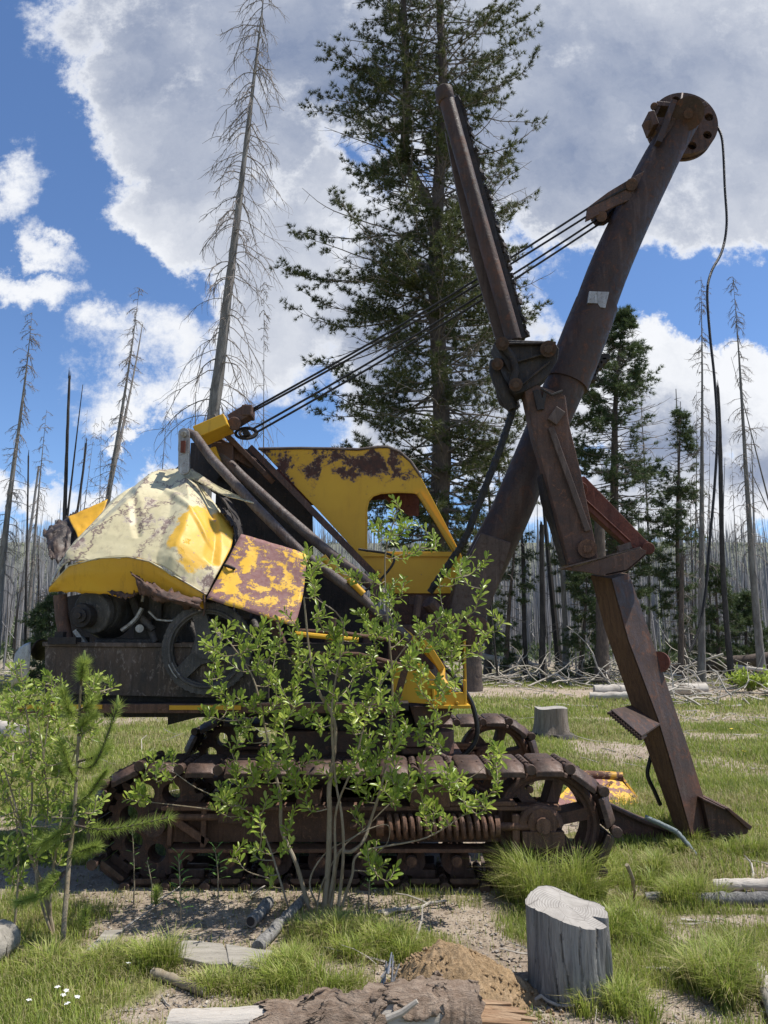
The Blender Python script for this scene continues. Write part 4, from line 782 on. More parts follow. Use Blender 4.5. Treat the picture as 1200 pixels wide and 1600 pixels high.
def conifer(name, label, base, H, rt, left, right, nb, mat, seed, lean=(0, 0), clear=.12, tuft=(12, .16, .016), step=.3, fork=None, group=None, droop=.10, lift=.12, bare=.0, dens=1.0, up=.05, inner=.22, gaps=.40):
    """left / right: crown half widths as (height fraction, metres) tables"""
    rng = np.random.RandomState(seed); root = thing(name, label, 'tree', tuple(base), group); base = np.array(base, float)
    ax = lambda h: base + np.array([lean[0] * h + .12 * math.sin(h * .5 + seed), lean[1] * h + .1 * math.cos(h * .4), h])
    hs = np.linspace(-.1, H, 40); tk = MB(); tk.tube([ax(h) for h in hs], [max(.012, rt * (1 - h / H) ** .8 * (1 + .35 * math.exp(-h * 2.2))) for h in hs], 14, jit=.07)
    stems = [(ax, 0)]
    if fork:
        h0, dx_, h1 = fork; a2 = lambda h: ax(h) + np.array([dx_ * min(1, (h - h0) / 2.0), .15, 0]); q = np.linspace(h0, h1, 14)
        tk.tube([ax(h0 - .1)] + [a2(h) for h in q], [rt * .5] + [rt * .5 * (1 - (h - h0) / (h1 - h0)) ** .7 + .01 for h in q], 10, jit=.05)
    tk.build('trunk', M['bark'], root, smooth=True)
    br = MB(); P = []; Dn = []
    for i in range(nb):
        f = clear + (1 - clear) * ((i + rng.rand()) / nb) ** .92; h = f * H; az = i * 2.399 + rng.normal() * .5; cx, cy = math.cos(az), math.sin(az)
        l = np.interp(f, *zip(*left)); r = np.interp(f, *zip(*right)); wl = (1 - cx) / 2; L = (l * wl + r * (1 - wl)) * rng.uniform(.62, 1.12) * (.75 + .25 * abs(cx))
        if L < .1: continue
        a_ = ax(h) if not (fork and f * H > fork[0] and i % 2) else a2(min(h, fork[2]))
        n = max(5, int(L / .28)); pts = bend(a_, (cx, cy, up + .35 * (f - .4) + rng.normal() * .20), L, n, rng, droop * .6, .07, lift)
        rb = max(.008, rt * .20 * (L / (l + r + .1)) ** .5 * (1 - .6 * f)); br.tube(pts, list(np.linspace(rb, .006, n)), 5, cap=False)
        if rng.rand() < bare: 
            for k in range(1, n - 1):
                if rng.rand() < .7:
                    tw = bend(pts[k], (rng.normal() * .6 + cx * .5, rng.normal() * .6 + cy * .5, -.5), rng.uniform(.2, .7), 5, rng, .1, .2); br.tube(tw, [.008, .007, .006, .005, .004], 3, cap=False)
            continue
        side = np.array([-cy, cx, 0])
        for k in range(1, n):
            t_ = k / (n - 1)
            if t_ < inner + .25 * rng.rand(): continue
            dirn = pts[k] - pts[k - 1]; dirn /= np.linalg.norm(dirn)
            m_ = 2 if k < n - 1 else 1
            for s_ in ((-1, 1) if k < n - 1 else (0,)):
                if rng.rand() > .9 * dens: continue
                sl = (.28 + .5 * L * .36 * (1 - t_)) * rng.uniform(.5, 1.2) if s_ else .25; sl = min(sl, 1.2)
                d2 = dirn * .75 + side * s_ * rng.uniform(.4, 1.0) + np.array([0, 0, rng.normal() * .42 + .08]); ns = max(3, int(sl / (step * .45)) + 1)
                tw = bend(pts[k], d2, sl, ns, rng, .03, .12, .12); br.tube(tw, list(np.linspace(.010, .004, ns)), 3, cap=False)
                for q in range(1, ns):
                    P.append(tw[q]); Dn.append(tw[q] - tw[q - 1] + np.array([0, 0, .05]))
                    for _ in range(2): P.append((tw[q] + tw[q - 1]) / 2 + rng.normal(size=3) * tuft[1] * .32); Dn.append(tw[q] - tw[q - 1] + rng.normal(size=3) * .10 + np.array([0, 0, .06]))
    br.build('branchwork', M['twig'], root); P = np.array(P); Dn = np.array(Dn)
    if gaps: kp = fbm(P[:, 0] * 1.1 + P[:, 1] * .4 + 50, P[:, 2] * 1.4 - P[:, 1] * .5 + 50, seed, 3) > gaps; P = P[kp]; Dn = Dn[kp]
    v, f = needles(P, Dn, tuft[0], tuft[1], tuft[2], .95, rng); tri_obj('crown', v, f, mat, root)
    return root
def snag(name, label, base, top, rt, mat, seed, twigs=60, tl=(.5, 1.4), droop=.25, tmat=None, tr=.009, from_=.3, group=None, broken=0.0, fork=None, curl=.12, rough=.08, hmax=1.0):
    rng = np.random.RandomState(seed); root = thing(name, label, 'dead tree', tuple(base), group); base = np.array(base, float); top = np.array(top, float); H = np.linalg.norm(top - base)
    wob = rng.normal(size=(2,)) * .04; ax = lambda f: base + (top - base) * f + np.array([wob[0] * math.sin(f * 5), wob[1] * math.sin(f * 4), 0]) * H * .12
    fs = np.linspace(-.01, 1, 44); tk = MB(); tk.tube([ax(f) for f in fs], [max(.006, rt * ((1 - f) * (1 - broken) + broken) * (1 + .3 * math.exp(-f * H * 1.5))) for f in fs], 12, jit=rough)
    if fork:
        f0, off, f1 = fork; q = np.linspace(f0, f1, 10); tk.tube([ax(f) + np.array(off) * H * (f - f0) / (f1 - f0) * 1.0 for f in q], list(np.linspace(rt * (1 - f0) * .8, rt * .12, 10)), 8, jit=rough)
    if broken > .2:
        for k in range(3): p = ax(1) + rng.normal(size=3) * rt * broken * .4; tk.tube([p - np.array([0, 0, .1]), p + np.array([0, 0, .12 + .2 * rng.rand()])], [rt * broken * .5, .004], 5)
    tk.build('trunk', mat, root, smooth=True)
    if twigs:
        br = MB()
        for i in range(twigs):
            f = from_ + (hmax - from_) * rng.rand() ** .8; az = rng.rand() * 6.283; L = rng.uniform(*tl) * (1 - f * .65); n = 9 if tl[1] > 1 else 6
            if L < .08: continue
            pts = bend(ax(f), (math.cos(az), math.sin(az), rng.uniform(-.15, .35)), L, n, rng, droop, curl); r0 = tr * (.7 + .6 * rng.rand())
            br.tube(pts, list(np.linspace(r0, r0 * .35, n)), 4, cap=False)
            if tl[1] > 1.2:
                for q in range(2, n - 1):
                    for _ in range(2):
                        if rng.rand() < .75:
                            dd = pts[q] - pts[q - 1]; dd /= np.linalg.norm(dd); tw = bend(pts[q], dd + rng.normal(size=3) * .6 + np.array([0, 0, -.2]), L * rng.uniform(.15, .42), 5, rng, droop * .7, .2); br.tube(tw, list(np.linspace(r0 * .5, r0 * .22, 5)), 3, cap=False)
        br.build('branchwork', tmat or M['twig'], root)
    return root
def ptree(top, low, D, **k):
    """top and foot of a leaning trunk from two pixels at depth D, foot carried down to the ground"""
    a = W(*top, D); b_2 = W(*low, D); d = (b_2 - a); z = gz(b_2.x, D); t_ = (z - a.z) / d.z; b_2 = a + d * t_; return b_2, a

# ------------------------------------------------------------------ living trees
s_px = lambda px, D: px * D / F
Dp = 20.0; foot = GP(682, 1072); Dp = foot.y; PXM = Dp / F                       # metres per pixel there
top = W(690, -330, Dp); Hp = top.z - foot.z
prof = lambda rows: [((W(690, y, Dp).z - foot.z) / Hp, max(.05, w_ * PXM)) for y, w_ in rows]
LP = prof([(1000, 70), (860, 130), (760, 200), (690, 230), (600, 245), (500, 250), (420, 250), (380, 240), (345, 165), (280, 150), (210, 170), (140, 150), (60, 140), (0, 110), (-150, 80), (-330, 5)])
RP = prof([(1000, 60), (860, 120), (760, 150), (690, 170), (600, 190), (500, 190), (420, 200), (380, 190), (300, 165), (250, 175), (190, 185), (130, 175), (70, 205), (20, 140), (-150, 90), (-330, 5)])
conifer('pine_tree', 'tallest green pine with forked top standing behind the yellow cab', foot, Hp, 18 * PXM, LP, RP, 640, M['needle'], 4, lean=((top.x - foot.x) / Hp, 0), clear=.10, tuft=(20, .17, .017), step=.42, fork=((W(690, 330, Dp).z - foot.z), -1.3, (W(690, -200, Dp).z - foot.z)), bare=.20, droop=.05, lift=.10, inner=.06, gaps=.36)
def px_conifer(name, label, topp, footp, D, half, nb, mat, seed, tuft, step=.3, rt=.12, clear=.1, bare=.05, **k):
    b_2, a = ptree(topp, footp, D); H = a.z - b_2.z; m = D / F
    pr = [(max(0, min(1, (W(topp[0], y, D).z - b_2.z) / H)), max(.03, w_ * m)) for y, w_ in half]; pr.sort()
    return conifer(name, label, b_2, H, rt, pr, pr, nb, mat, seed, lean=((a.x - b_2.x) / H, 0), clear=clear, tuft=tuft, step=step, bare=bare, **k)
px_conifer('pine_tree', 'green pine half hidden behind the boom and the dipper handle', (975, 485), (940, 1045), 27, [(485, 3), (540, 34), (600, 60), (660, 80), (720, 88), (800, 95), (880, 90), (950, 70), (1010, 46)], 330, M['needle_mid'], 12, (18, .19, .021), .42, .26, .12)
px_conifer('fir_tree', 'slender green fir to the side of the hanging cable', (1058, 628), (1066, 1000), 27, [(628, 2), (680, 16), (740, 26), (800, 34), (860, 36), (930, 30), (1000, 24)], 150, M['needle_mid'], 21, (16, .17, .02), .4, .12, .1)
px_conifer('pine_tree', 'thin drooping green pine beside the foot of the boom', (805, 800), (797, 1050), 26, [(800, 8), (860, 40), (920, 45), (980, 30), (1040, 12)], 45, M['needle_mid'], 23, (16, .18, .02), .42, .1, .05, bare=.2, droop=.25)
px_conifer('spruce_tree', 'dark bushy spruce behind the upper dipper handle', (912, 880), (908, 1052), 25, [(880, 4), (930, 30), (980, 38), (1030, 42), (1052, 40)], 42, M['needle_mid'], 25, (14, .15, .022), .3, .09, .03, bare=0)
px_conifer('spruce_tree', 'young dark spruce standing above the fallen log', (1121, 872), (1121, 1040), 28, [(872, 2), (910, 14), (950, 26), (1000, 38), (1040, 42)], 85, M['needle_mid'], 27, (14, .15, .022), .3, .09, .02, bare=0)
px_conifer('spruce_tree', 'small spruce at the end of the fallen log nearest the frame edge', (1172, 925), (1172, 1045), 29, [(925, 2), (960, 20), (1000, 34), (1045, 40)], 90, M['needle_mid'], 29, (14, .15, .022), .3, .08, .02, bare=0)
px_conifer('fir_tree', 'young fir glimpsed below the torn hood corner', (72, 920), (72, 1050), 24, [(920, 3), (955, 22), (1000, 34), (1050, 36)], 80, M['needle_mid'], 33, (13, .16, .022), .3, .07, .02, bare=.05)
px_conifer('fir_tree', 'small fir seen past the corner post of the shovel', (118, 955), (116, 1050), 26, [(955, 3), (985, 16), (1050, 26)], 60, M['needle_mid'], 35, (13, .16, .022), .3, .06, .02, bare=.05)
px_conifer('fir_tree', 'green fir growing close behind the window of the cab', (760, 690), (765, 1048), 27, [(690, 8), (760, 42), (840, 60), (920, 52), (1000, 26)], 70, M['needle_mid'], 37, (16, .19, .02), .42, .14, .2, bare=.1)

# ------------------------------------------------------------------ standing dead trees that one can tell apart
b_2, a = ptree((418, -70), (335, 650), 15.5)
snag('dead_tree', 'tall grey dead tree with peeling bark rising behind the crushed hood', b_2, a, .20, M['snag'], 41, 175, (.9, 2.9), .30, M['twig'], .012, .30, curl=.13, rough=.13)
SN = [('dead_tree', 'tall grey dead tree nearest the left frame edge with short curled twigs', (46, 488), (8, 880), 22, .21, 'snag', 130, 0.0, None),
      ('charred_pole', 'thin black charred pole beside the tall grey edge tree', (44, 712), (40, 985), 24, .065, 'char', 0, .55, None),
      ('dead_tree', 'medium bare tree between the charred pole and the forked charred trunk', (73, 640), (54, 850), 30, .15, 'snag', 90, 0, None),
      ('charred_tree', 'charred trunk split into two broken black spikes', (110, 588), (100, 800), 24, .15, 'char', 0, .35, (.42, (.045, 0, 0), .97)),
      ('charred_pole', 'short black broken pole left of the twin topped dead tree', (131, 692), (120, 800), 30, .10, 'char', 0, .6, None),
      ('dead_tree', 'tall dead tree with twin tops behind the torn hood corner', (213, 450), (174, 770), 24, .22, 'snag', 160, 0, (.45, (-.055, 0.2, 0), .99)),
      ('dead_tree', 'short bare tree with drooping limbs just behind the hood ridge', (260, 618), (252, 745), 44, .14, 'snag', 70, 0, None),
      ('dead_tree', 'thin bare trunk seen between cable lines and the tall dead tree', (412, 440), (412, 690), 26, .07, 'snag', 60, 0, None),
      ('dead_tree', 'thin grey tree standing immediately behind the hanging cable', (1095, 430), (1096, 850), 24, .18, 'snag', 110, 0, None),
      ('charred_tree', 'thick charred trunk with a broken top beyond the hanging cable', (1117, 606), (1138, 960), 23, .13, 'char', 0, .62, None),
      ('dead_tree', 'tallest bare dark tree on the right with sparse drooping twigs', (1143, 432), (1183, 950), 23, .19, 'snag', 130, 0, None),
      ('leaning_pole', 'long bare pole leaning steeply across the tallest dark tree', (1141, 558), (1200, 775), 25, .085, 'snag', 0, .1, None),
      ('leaning_pole', 'thin broken pole leaning low across the trunks on the right', (1173, 735), (1215, 830), 27, .07, 'snag', 0, .3, None),
      ('dead_tree', 'slim pale trunk between the hanging cable and the charred trunk', (1104, 670), (1108, 850), 33, .08, 'snag', 40, 0, None),
      ('dead_tree', 'slim bare tree behind the charred trunk with a broken top', (1146, 700), (1148, 880), 35, .08, 'snag', 30, 0, None),
      ('dead_tree', 'twisted bare tree behind the slender green fir', (1087, 610), (1088, 900), 30, .09, 'snag', 60, 0, None),
      ('dead_tree', 'long bare trunk rising through the pine behind the boom', (1003, 540), (1010, 900), 29, .11, 'snag', 50, 0, None),
      ('charred_tree', 'thick dark trunk standing between boom foot and dark spruce', (848, 820), (846, 1040), 25, .15, 'char', 0, .8, None),
      ('charred_tree', 'dark trunk nearest the thin drooping pine', (816, 850), (822, 1040), 26, .12, 'char', 0, .8, None),
      ('dead_tree', 'broad dark trunk partly covered by the dipper handle', (938, 800), (940, 1045), 24, .30, 'bark', 0, .8, None),
      ('dead_tree', 'grey trunk with a pale foot beside the broad half covered trunk', (878, 830), (884, 1045), 26, .16, 'snag', 10, .7, None),
      ('charred_pole', 'black leaning pole close behind the boom foot', (762, 900), (775, 1030), 24, .05, 'char', 0, .7, None),
      ('charred_tree', 'thick dark trunk close behind the boom foot and hose', (742, 900), (739, 1066), 21.5, .33, 'bark', 0, .85, None),
      ('dead_tree', 'grey trunk to the side of the handle sheave', (1066, 870), (1064, 1045), 24, .15, 'bark', 15, .6, None),
      ('dead_tree', 'pale bare tree between the two groups of burnt poles', (160, 650), (156, 790), 40, .09, 'snag', 40, 0, None),
      ('dead_tree', 'bare tree leaning gently beside the pale one among burnt poles', (148, 655), (132, 790), 42, .10, 'snag', 40, 0, None),
      ('dead_tree', 'slender spire of dead wood close to the short black pole', (138, 640), (126, 790), 43, .09, 'snag', 40, 0, None)]
for i, (nm, lb, tp_, lw, D, r, mt, tw, brk, fk) in enumerate(SN):
    b_2, a = ptree(tp_, lw, D)
    snag(nm, lb, b_2, a, r * .68, M[mt], 50 + i, tw, (.45, 1.25), .24, M['twig'], .011, .22, broken=brk, fork=fk, curl=.16)

# ------------------------------------------------------------------ the burnt forest
rng = np.random.RandomState(77)
protos = []
for k in range(9):
    mb = MB(); wob = rng.normal(size=2) * .012; n = 10; r0 = .0095 + .004 * rng.rand()
    mb.tube([(wob[0] * math.sin(z * 4), wob[1] * math.sin(z * 3), z) for z in np.linspace(-.02, 1, n)], list(np.linspace(r0, r0 * (.12 if k % 3 else .5), n)), 6)
    for _ in range(26 if k % 3 else 8):
        z = rng.uniform(.2, .97); az = rng.rand() * 6.28; L = rng.uniform(.02, .075) * (1.1 - z * .6); p = bend((0, 0, z), (math.cos(az), math.sin(az), .2), L, 4, rng, .25, .15); mb.tube(p, [.0011, .001, .0008, .0006], 3, cap=False)
    protos.append(mb)
LAB = 'slim grey dead trunk in the massed burnt wood beyond the clearing'
pob = []
n_near = 0; tries = 0; px_used = []
while n_near < 290 and tries < 9000:
    tries += 1
    D = 29 + 30 * rng.rand() ** .8; px = rng.choice([rng.uniform(-30, 345), rng.uniform(730, 1230), rng.uniform(735, 1210)], p=[.40, .25, .35]); x = (px - 600) / F * D * 1.01
    hgt_ = rng.uniform(4.5, 9.5) * (1.25 if rng.rand() < .18 else .85)
    k = rng.randint(9)
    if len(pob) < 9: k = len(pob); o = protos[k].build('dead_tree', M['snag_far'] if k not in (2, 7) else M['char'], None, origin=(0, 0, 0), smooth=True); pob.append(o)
    else: o = pob[k].copy(); C.objects.link(o)
    o.location = (x, D, gz(x, D)); sc_ = hgt_; th = sc_ * rng.uniform(.65, 1.15); o.scale = (th, th, sc_); o.rotation_euler = (rng.normal() * .03, rng.normal() * .035, rng.rand() * 6.28)
    tag(o, LAB, 'dead tree', 'slim dead trunks of the burnt forest'); n_near += 1
vv = []; ff = []; cnt = 0
for i in range(14500):
    D = 48 + 158 * rng.rand() ** 1.1; x = rng.uniform(-1.05, 1.05) * D; z = gz(x, D); H = rng.uniform(2.5, 8.5) * (1.3 if rng.rand() < .12 else 1); r = rng.uniform(.035, .10); lx, ly = rng.normal(size=2) * .03 * H
    if rng.rand() < .04: lx = rng.normal() * .45 * H
    a = rng.rand() * 2; ring = [(math.cos(a + q * 2.094), math.sin(a + q * 2.094)) for q in range(3)]; b0 = len(vv)
    for hh, rr in ((-.3, 1), (H * .6, .7), (H, .15)):
        for cx, cy in ring: vv.append((x + lx * hh / H + cx * r * rr, D + ly * hh / H + cy * r * rr, z + hh))
    for s_ in range(2):
        for q in range(3): ff.append((b0 + s_ * 3 + q, b0 + s_ * 3 + (q + 1) % 3, b0 + s_ * 3 + 3 + (q + 1) % 3, b0 + s_ * 3 + 3 + q))
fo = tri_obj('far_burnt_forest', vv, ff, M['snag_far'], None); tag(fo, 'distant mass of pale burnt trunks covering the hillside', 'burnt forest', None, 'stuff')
# undergrowth greening the hillside
n = 4000; D = 40 + 150 * rng.rand(n); x = rng.uniform(-1.0, 1.0, n) * D; P = np.stack([x, D, hgt(x, D)], 1); P = np.repeat(P, 22, 0) + rng.normal(size=(n * 22, 3)) * np.array([.5, .5, .25]) + np.array([0, 0, .35])
v, f = needles(P, np.tile([0, 0, 1.], (len(P), 1)), 2, .4, .16, 1.2, rng); un = tri_obj('undergrowth', v, f, M['needle_mid'], None); tag(un, 'low green scrub between the burnt trunks on the hillside', 'undergrowth', None, 'stuff')
# ------------------------------------------------------------------ grass as a mass, denser where the soil is not bare
rng = np.random.RandomState(5)
def scatter(n, d0, d1, thr, pw=1.0):
    D = d0 + (d1 - d0) * rng.rand(n) ** pw; x = rng.uniform(-.60, .60, n) * D * (1.04 if d0 < 4 else 1.4)
    b_ = bare(x, D); cl = fbm(x * 2.2, D * 2.2, 21); keep = (rng.rand(n) > b_ * thr) & (rng.rand(n) < .25 + 1.5 * cl)
    keep &= ~((x > -1.95) & (x < 1.6) & (D > 5.0) & (D < 8.2) & (rng.rand(n) < .93))
    x = x[keep]; D = D[keep]; return np.stack([x, D, hgt(x, D)], 1), cl[keep], b_[keep]
gv = []; gf = []; off = 0; dv = []; df = []; off2 = 0
for n, d0, d1, h0, h1, wd in ((175000, 2.9, 5.2, .03, .09, .0035), (250000, 5.0, 9.5, .035, .11, .006), (250000, 9, 16, .04, .13, .010), (200000, 15, 34, .05, .15, .019)):
    P, cl, b_ = scatter(n, d0, d1, .97); h = (h0 + (h1 - h0) * rng.rand(len(P)) ** 1.6) * (.55 + .9 * cl) * (1 - .45 * b_); dry = rng.rand(len(P)) < (.20 + .45 * np.clip((fbm(P[:, 0] * 1.3, P[:, 1] * 1.3, 41) - .47) * 5, 0, 1))
    v, f = blades(P[~dry], h[~dry], np.full((~dry).sum(), wd), rng); gv.append(v); gf.append(f + off); off += len(v)
    v, f = blades(P[dry], h[dry], np.full(dry.sum(), wd * .8), rng, .9); dv.append(v); df.append(f + off2); off2 += len(v)
tag(tri_obj('grass', np.vstack(gv), np.vstack(gf), M['grass'], None), 'fresh green grass covering the clearing', 'grass', None, 'stuff')
tag(tri_obj('dry_grass', np.vstack(dv), np.vstack(df), M['straw'], None), 'straw coloured dead grass mixed through the clearing', 'grass', None, 'stuff')
# litter: bark chips, dead leaves, small stones on the bare soil
n = 26000; D = 2.9 + 9 * rng.rand(n) ** 1.5; x = rng.uniform(-.6, .6, n) * D * 1.04; k = rng.rand(n) < bare(x, D) * .9 + .08; x = x[k]; D = D[k]; n = len(x)
P = np.stack([x, D, hgt(x, D) + .006], 1); d = unit(np.stack([rng.normal(size=n), rng.normal(size=n), rng.normal(size=n) * .25], 1)); up = np.tile([0, 0, 1.], (n, 1)) + rng.normal(size=(n, 3)) * .3
v, f = leaves(P, d, up, rng.uniform(.008, .034, n), .24); tag(tri_obj('leaf_litter', v, f, M['litter'], None), 'dry leaves and bark chips strewn over the bare soil', 'litter', None, 'stuff')
OC = np.array([(1, 0, 0), (-1, 0, 0), (0, 1, 0), (0, -1, 0), (0, 0, 1), (0, 0, -1)], float); OF = np.array([(0, 2, 4), (2, 1, 4), (1, 3, 4), (3, 0, 4), (2, 0, 5), (1, 2, 5), (3, 1, 5), (0, 3, 5)])
n = 9000; D = 2.9 + 4 * rng.rand(n) ** 1.3; x = rng.uniform(-.6, .6, n) * D; k = rng.rand(n) < bare(x, D) ** 1.5; x = x[k]; D = D[k]; n = len(x)
v = OC[None] * (rng.uniform(.003, .013, (n, 1, 1)) * rng.uniform(.6, 1.3, (n, 6, 1))) * np.array([1, 1, .6]) + np.stack([x, D, hgt(x, D) + .003], 1)[:, None]
tag(tri_obj('gravel', v.reshape(-1, 3), (OF[None] + (np.arange(n) * 6)[:, None, None]).reshape(-1, 3), M['pebble'], None), 'small pale stones scattered over the bare soil', 'gravel', None, 'stuff')
# fallen twigs too many to count
tw = MB()
for i in range(950):
    D = 3 + 24 * rng.rand(); x = rng.uniform(-.58, .58) * D
    if rng.rand() > bare(x, D) * .8 + .2 or (-2 < x < 1.6 and 5 < D < 8.2): continue
    az = rng.rand() * 3.14; L = rng.uniform(.07, .30) * (.8 + D / 10); p = bend((x, D, gz(x, D) + .015), (math.cos(az), math.sin(az), .04), L, 4, rng, .0, .15); r = rng.uniform(.002, .007) * (.8 + D / 10); tw.tube(p, list(np.linspace(r, r * .5, 4)), 4)
tag(tw.build('twig_litter', M['twig_pale'], None), 'bleached broken twigs lying all over the clearing', 'twigs', None, 'stuff')
# branch debris along the wood's edge
db = MB()
for i in range(520):
    px = rng.uniform(735, 1215) if rng.rand() < .8 else rng.uniform(-20, 320); D = rng.uniform(22.5, 29) if px < 1000 else rng.uniform(17, 29); x = (px - 600) / F * D; az = rng.rand() * 3.14; L = rng.uniform(.5, 2.6)
    p = bend((x, D, gz(x, D) + rng.uniform(0, .30)), (math.cos(az), math.sin(az) * .5, rng.normal() * .25), L, 7, rng, .04, .2); r = rng.uniform(.012, .035); db.tube(p, list(np.linspace(r, r * .3, 7)), 4)
    for q in (2, 3, 4, 5):
        if rng.rand() < .6: t2 = bend(p[q], rng.normal(size=3), L * .3, 5, rng, .05, .25); db.tube(t2, list(np.linspace(r * .4, r * .2, 5)), 3)
tag(db.build('branch_debris', M['twig_pale'], None), 'tangle of grey broken branches along the edge of the wood', 'debris', None, 'stuff')

# ------------------------------------------------------------------ logs, stumps, boards
def log(name, label, p, q, r0, r1, mat, cat='log', seed=0, knots=3, cut=True, group=None):
    rr = np.random.RandomState(seed); p = np.array(p, float); q = np.array(q, float); n = 18; root = thing(name, label, cat, tuple(p), group); L = np.linalg.norm(q - p)
    pts = [p + (q - p) * t_ + np.array([0, 0, .06 * r0 * math.sin(t_ * 7 + seed)]) + rr.normal(size=3) * r0 * .05 for t_ in np.linspace(0, 1, n)]; m = MB(); m.tube(pts, [r0 + (r1 - r0) * t_ + rr.normal() * r0 * .04 for t_ in np.linspace(0, 1, n)], 14, jit=.05)
    for k in range(knots): c_ = pts[rr.randint(2, n - 2)]; d = rr.normal(size=3); d[2] = abs(d[2]) + .3; d /= np.linalg.norm(d); m.tube([c_, c_ + d * (r0 + .3 * r0 * rr.rand() + .02)], [r0 * .28, r0 * .12], 7)
    m.build('log_body', mat, root, smooth=True)
    if cut:
        for e, o_ in ((pts[0], pts[1]), (pts[-1], pts[-2])):
            d = (e - o_) / np.linalg.norm(e - o_); MB().tube([e, e + d * .004], [r0 * .93 if e is pts[0] else r1 * .93] * 2, 16).build('cut_end', M['wood_cut'], root)
    return root
g = lambda px, py, dz=0.0: GP(px, py) + Vector((0, 0, dz))
log('log', 'long pale sawn log lying past the dipper handle on the bare track', g(929, 1088, .14), g(1104, 1087, .14), .155, .165, M['log_pale'], seed=2)
log('log', 'shorter sawn log end in front of the long pale log', g(921, 1094, .1), g(1000, 1094, .1), .10, .10, M['log_pale'], seed=3, knots=0)
log('fallen_tree', 'big dark fallen trunk sloping up through the brush on the right', g(1040, 1058, .3), W(1215, 1032, 26), .22, .30, M['bark'], 'fallen tree', 4, 6, False)
for i, (a_, b_2, D, r, lb) in enumerate((((735, 1022), (850, 1042), 27, .11, 'pale fallen trunk leaning down from behind the boom foot'), ((790, 1020), (848, 1046), 26.5, .12, 'thick pale fallen trunk crossing behind the drooping pine'), ((750, 1062), (812, 1056), 25, .10, 'bleached trunk lying flat at the back of the clearing'), ((730, 1030), (810, 1034), 28, .08, 'thin bleached trunk propped among the poles behind the cab'),
      ((868, 1055), (905, 1078), 24, .07, 'crooked bare limb lying below the dark spruce'), ((972, 1073), (1012, 1052), 23, .07, 'curved bare limb beside the dipper handle at the wood edge'), ((1060, 1046), (1130, 1022), 25, .06, 'thin leaning limb in front of the young dark spruce'), ((1150, 1042), (1200, 1048), 23, .07, 'bleached limb close under the big dark fallen trunk'))):
    log('fallen_tree', lb, W(*a_, D), W(*b_2, D - .5), r, r * .7, M['log_pale'] if i % 3 != 2 else M['twig_pale'], 'fallen tree', 10 + i, 3, False)
log('branch_log', 'pale straight log lying in grass past the bucket, upper of two', g(1115, 1391, .03), g(1215, 1391, .03), .035, .045, M['log_pale'], 'log', 31, 4)
log('branch_log', 'greyish half hidden log below the pale straight log', g(1010, 1408, .02), g(1215, 1414, .03), .03, .045, M['wood_grey'], 'log', 32, 4)
log('wood_post', 'short grey round post lying on gravel before the track', g(393, 1452, .04), g(420, 1421, .04), .033, .035, M['wood_grey'], 'post', 33, 0)
MB().tube([GP(393, 1452) + Vector((-.004, -.012, .045)), GP(393, 1452) + Vector((-.005, -.016, .045))], .024, 12).build('hollow_shade', M['black'], bpy.data.objects['wood_post'])  # black disc on the solid end paints the shade inside a hollow
log('branch', 'crooked whitish branch lying beside the short round post', g(402, 1490, .03), g(476, 1414, .04), .034, .024, M['wood_grey'], 'branch', 34, 4, False)
log('stick', 'short brown stick lying on gravel in front of the boards', g(241, 1527, .02), g(318, 1556, .02), .024, .019, M['willow_stem'], 'stick', 35, 2)
for i, (a_, b_2, lb) in enumerate((((592, 1432), (700, 1412), 'long thin bleached stick in the grass before the rollers'), ((600, 1434), (642, 1418), 'short bleached stick touching the long thin one'), ((1010, 1518), (1072, 1523), 'white stick on bare soil right of the big stump'), ((985, 1352), (992, 1412), 'upright reddish stick leaning behind the big stump'), ((800, 1560), (905, 1580), 'curved white twig at the foot of the big stump'), ((868, 1103), (935, 1106), 'thin pale stick lying against the back of the small stump'))):
    p = GP(*a_) + Vector((0, 0, .015)); q = GP(*b_2) + Vector((0, 0, .02 if i != 3 else .2))
    if i == 3: p = W(985, 1352, 4.6); q = GP(992, 1412)
    rr = np.random.RandomState(60 + i); pts = [np.array(p) + (np.array(q) - np.array(p)) * t_ + rr.normal(size=3) * .008 for t_ in np.linspace(0, 1, 8)]; s_ = p.y / 4.0
    o = MB().tube(pts, list(np.linspace(.011 * s_, .006 * s_, 8)), 7).build('stick', M['twig_pale'] if i != 3 else M['willow_stem'], None, origin=tuple(p), smooth=True); tag(o, lb, 'stick')
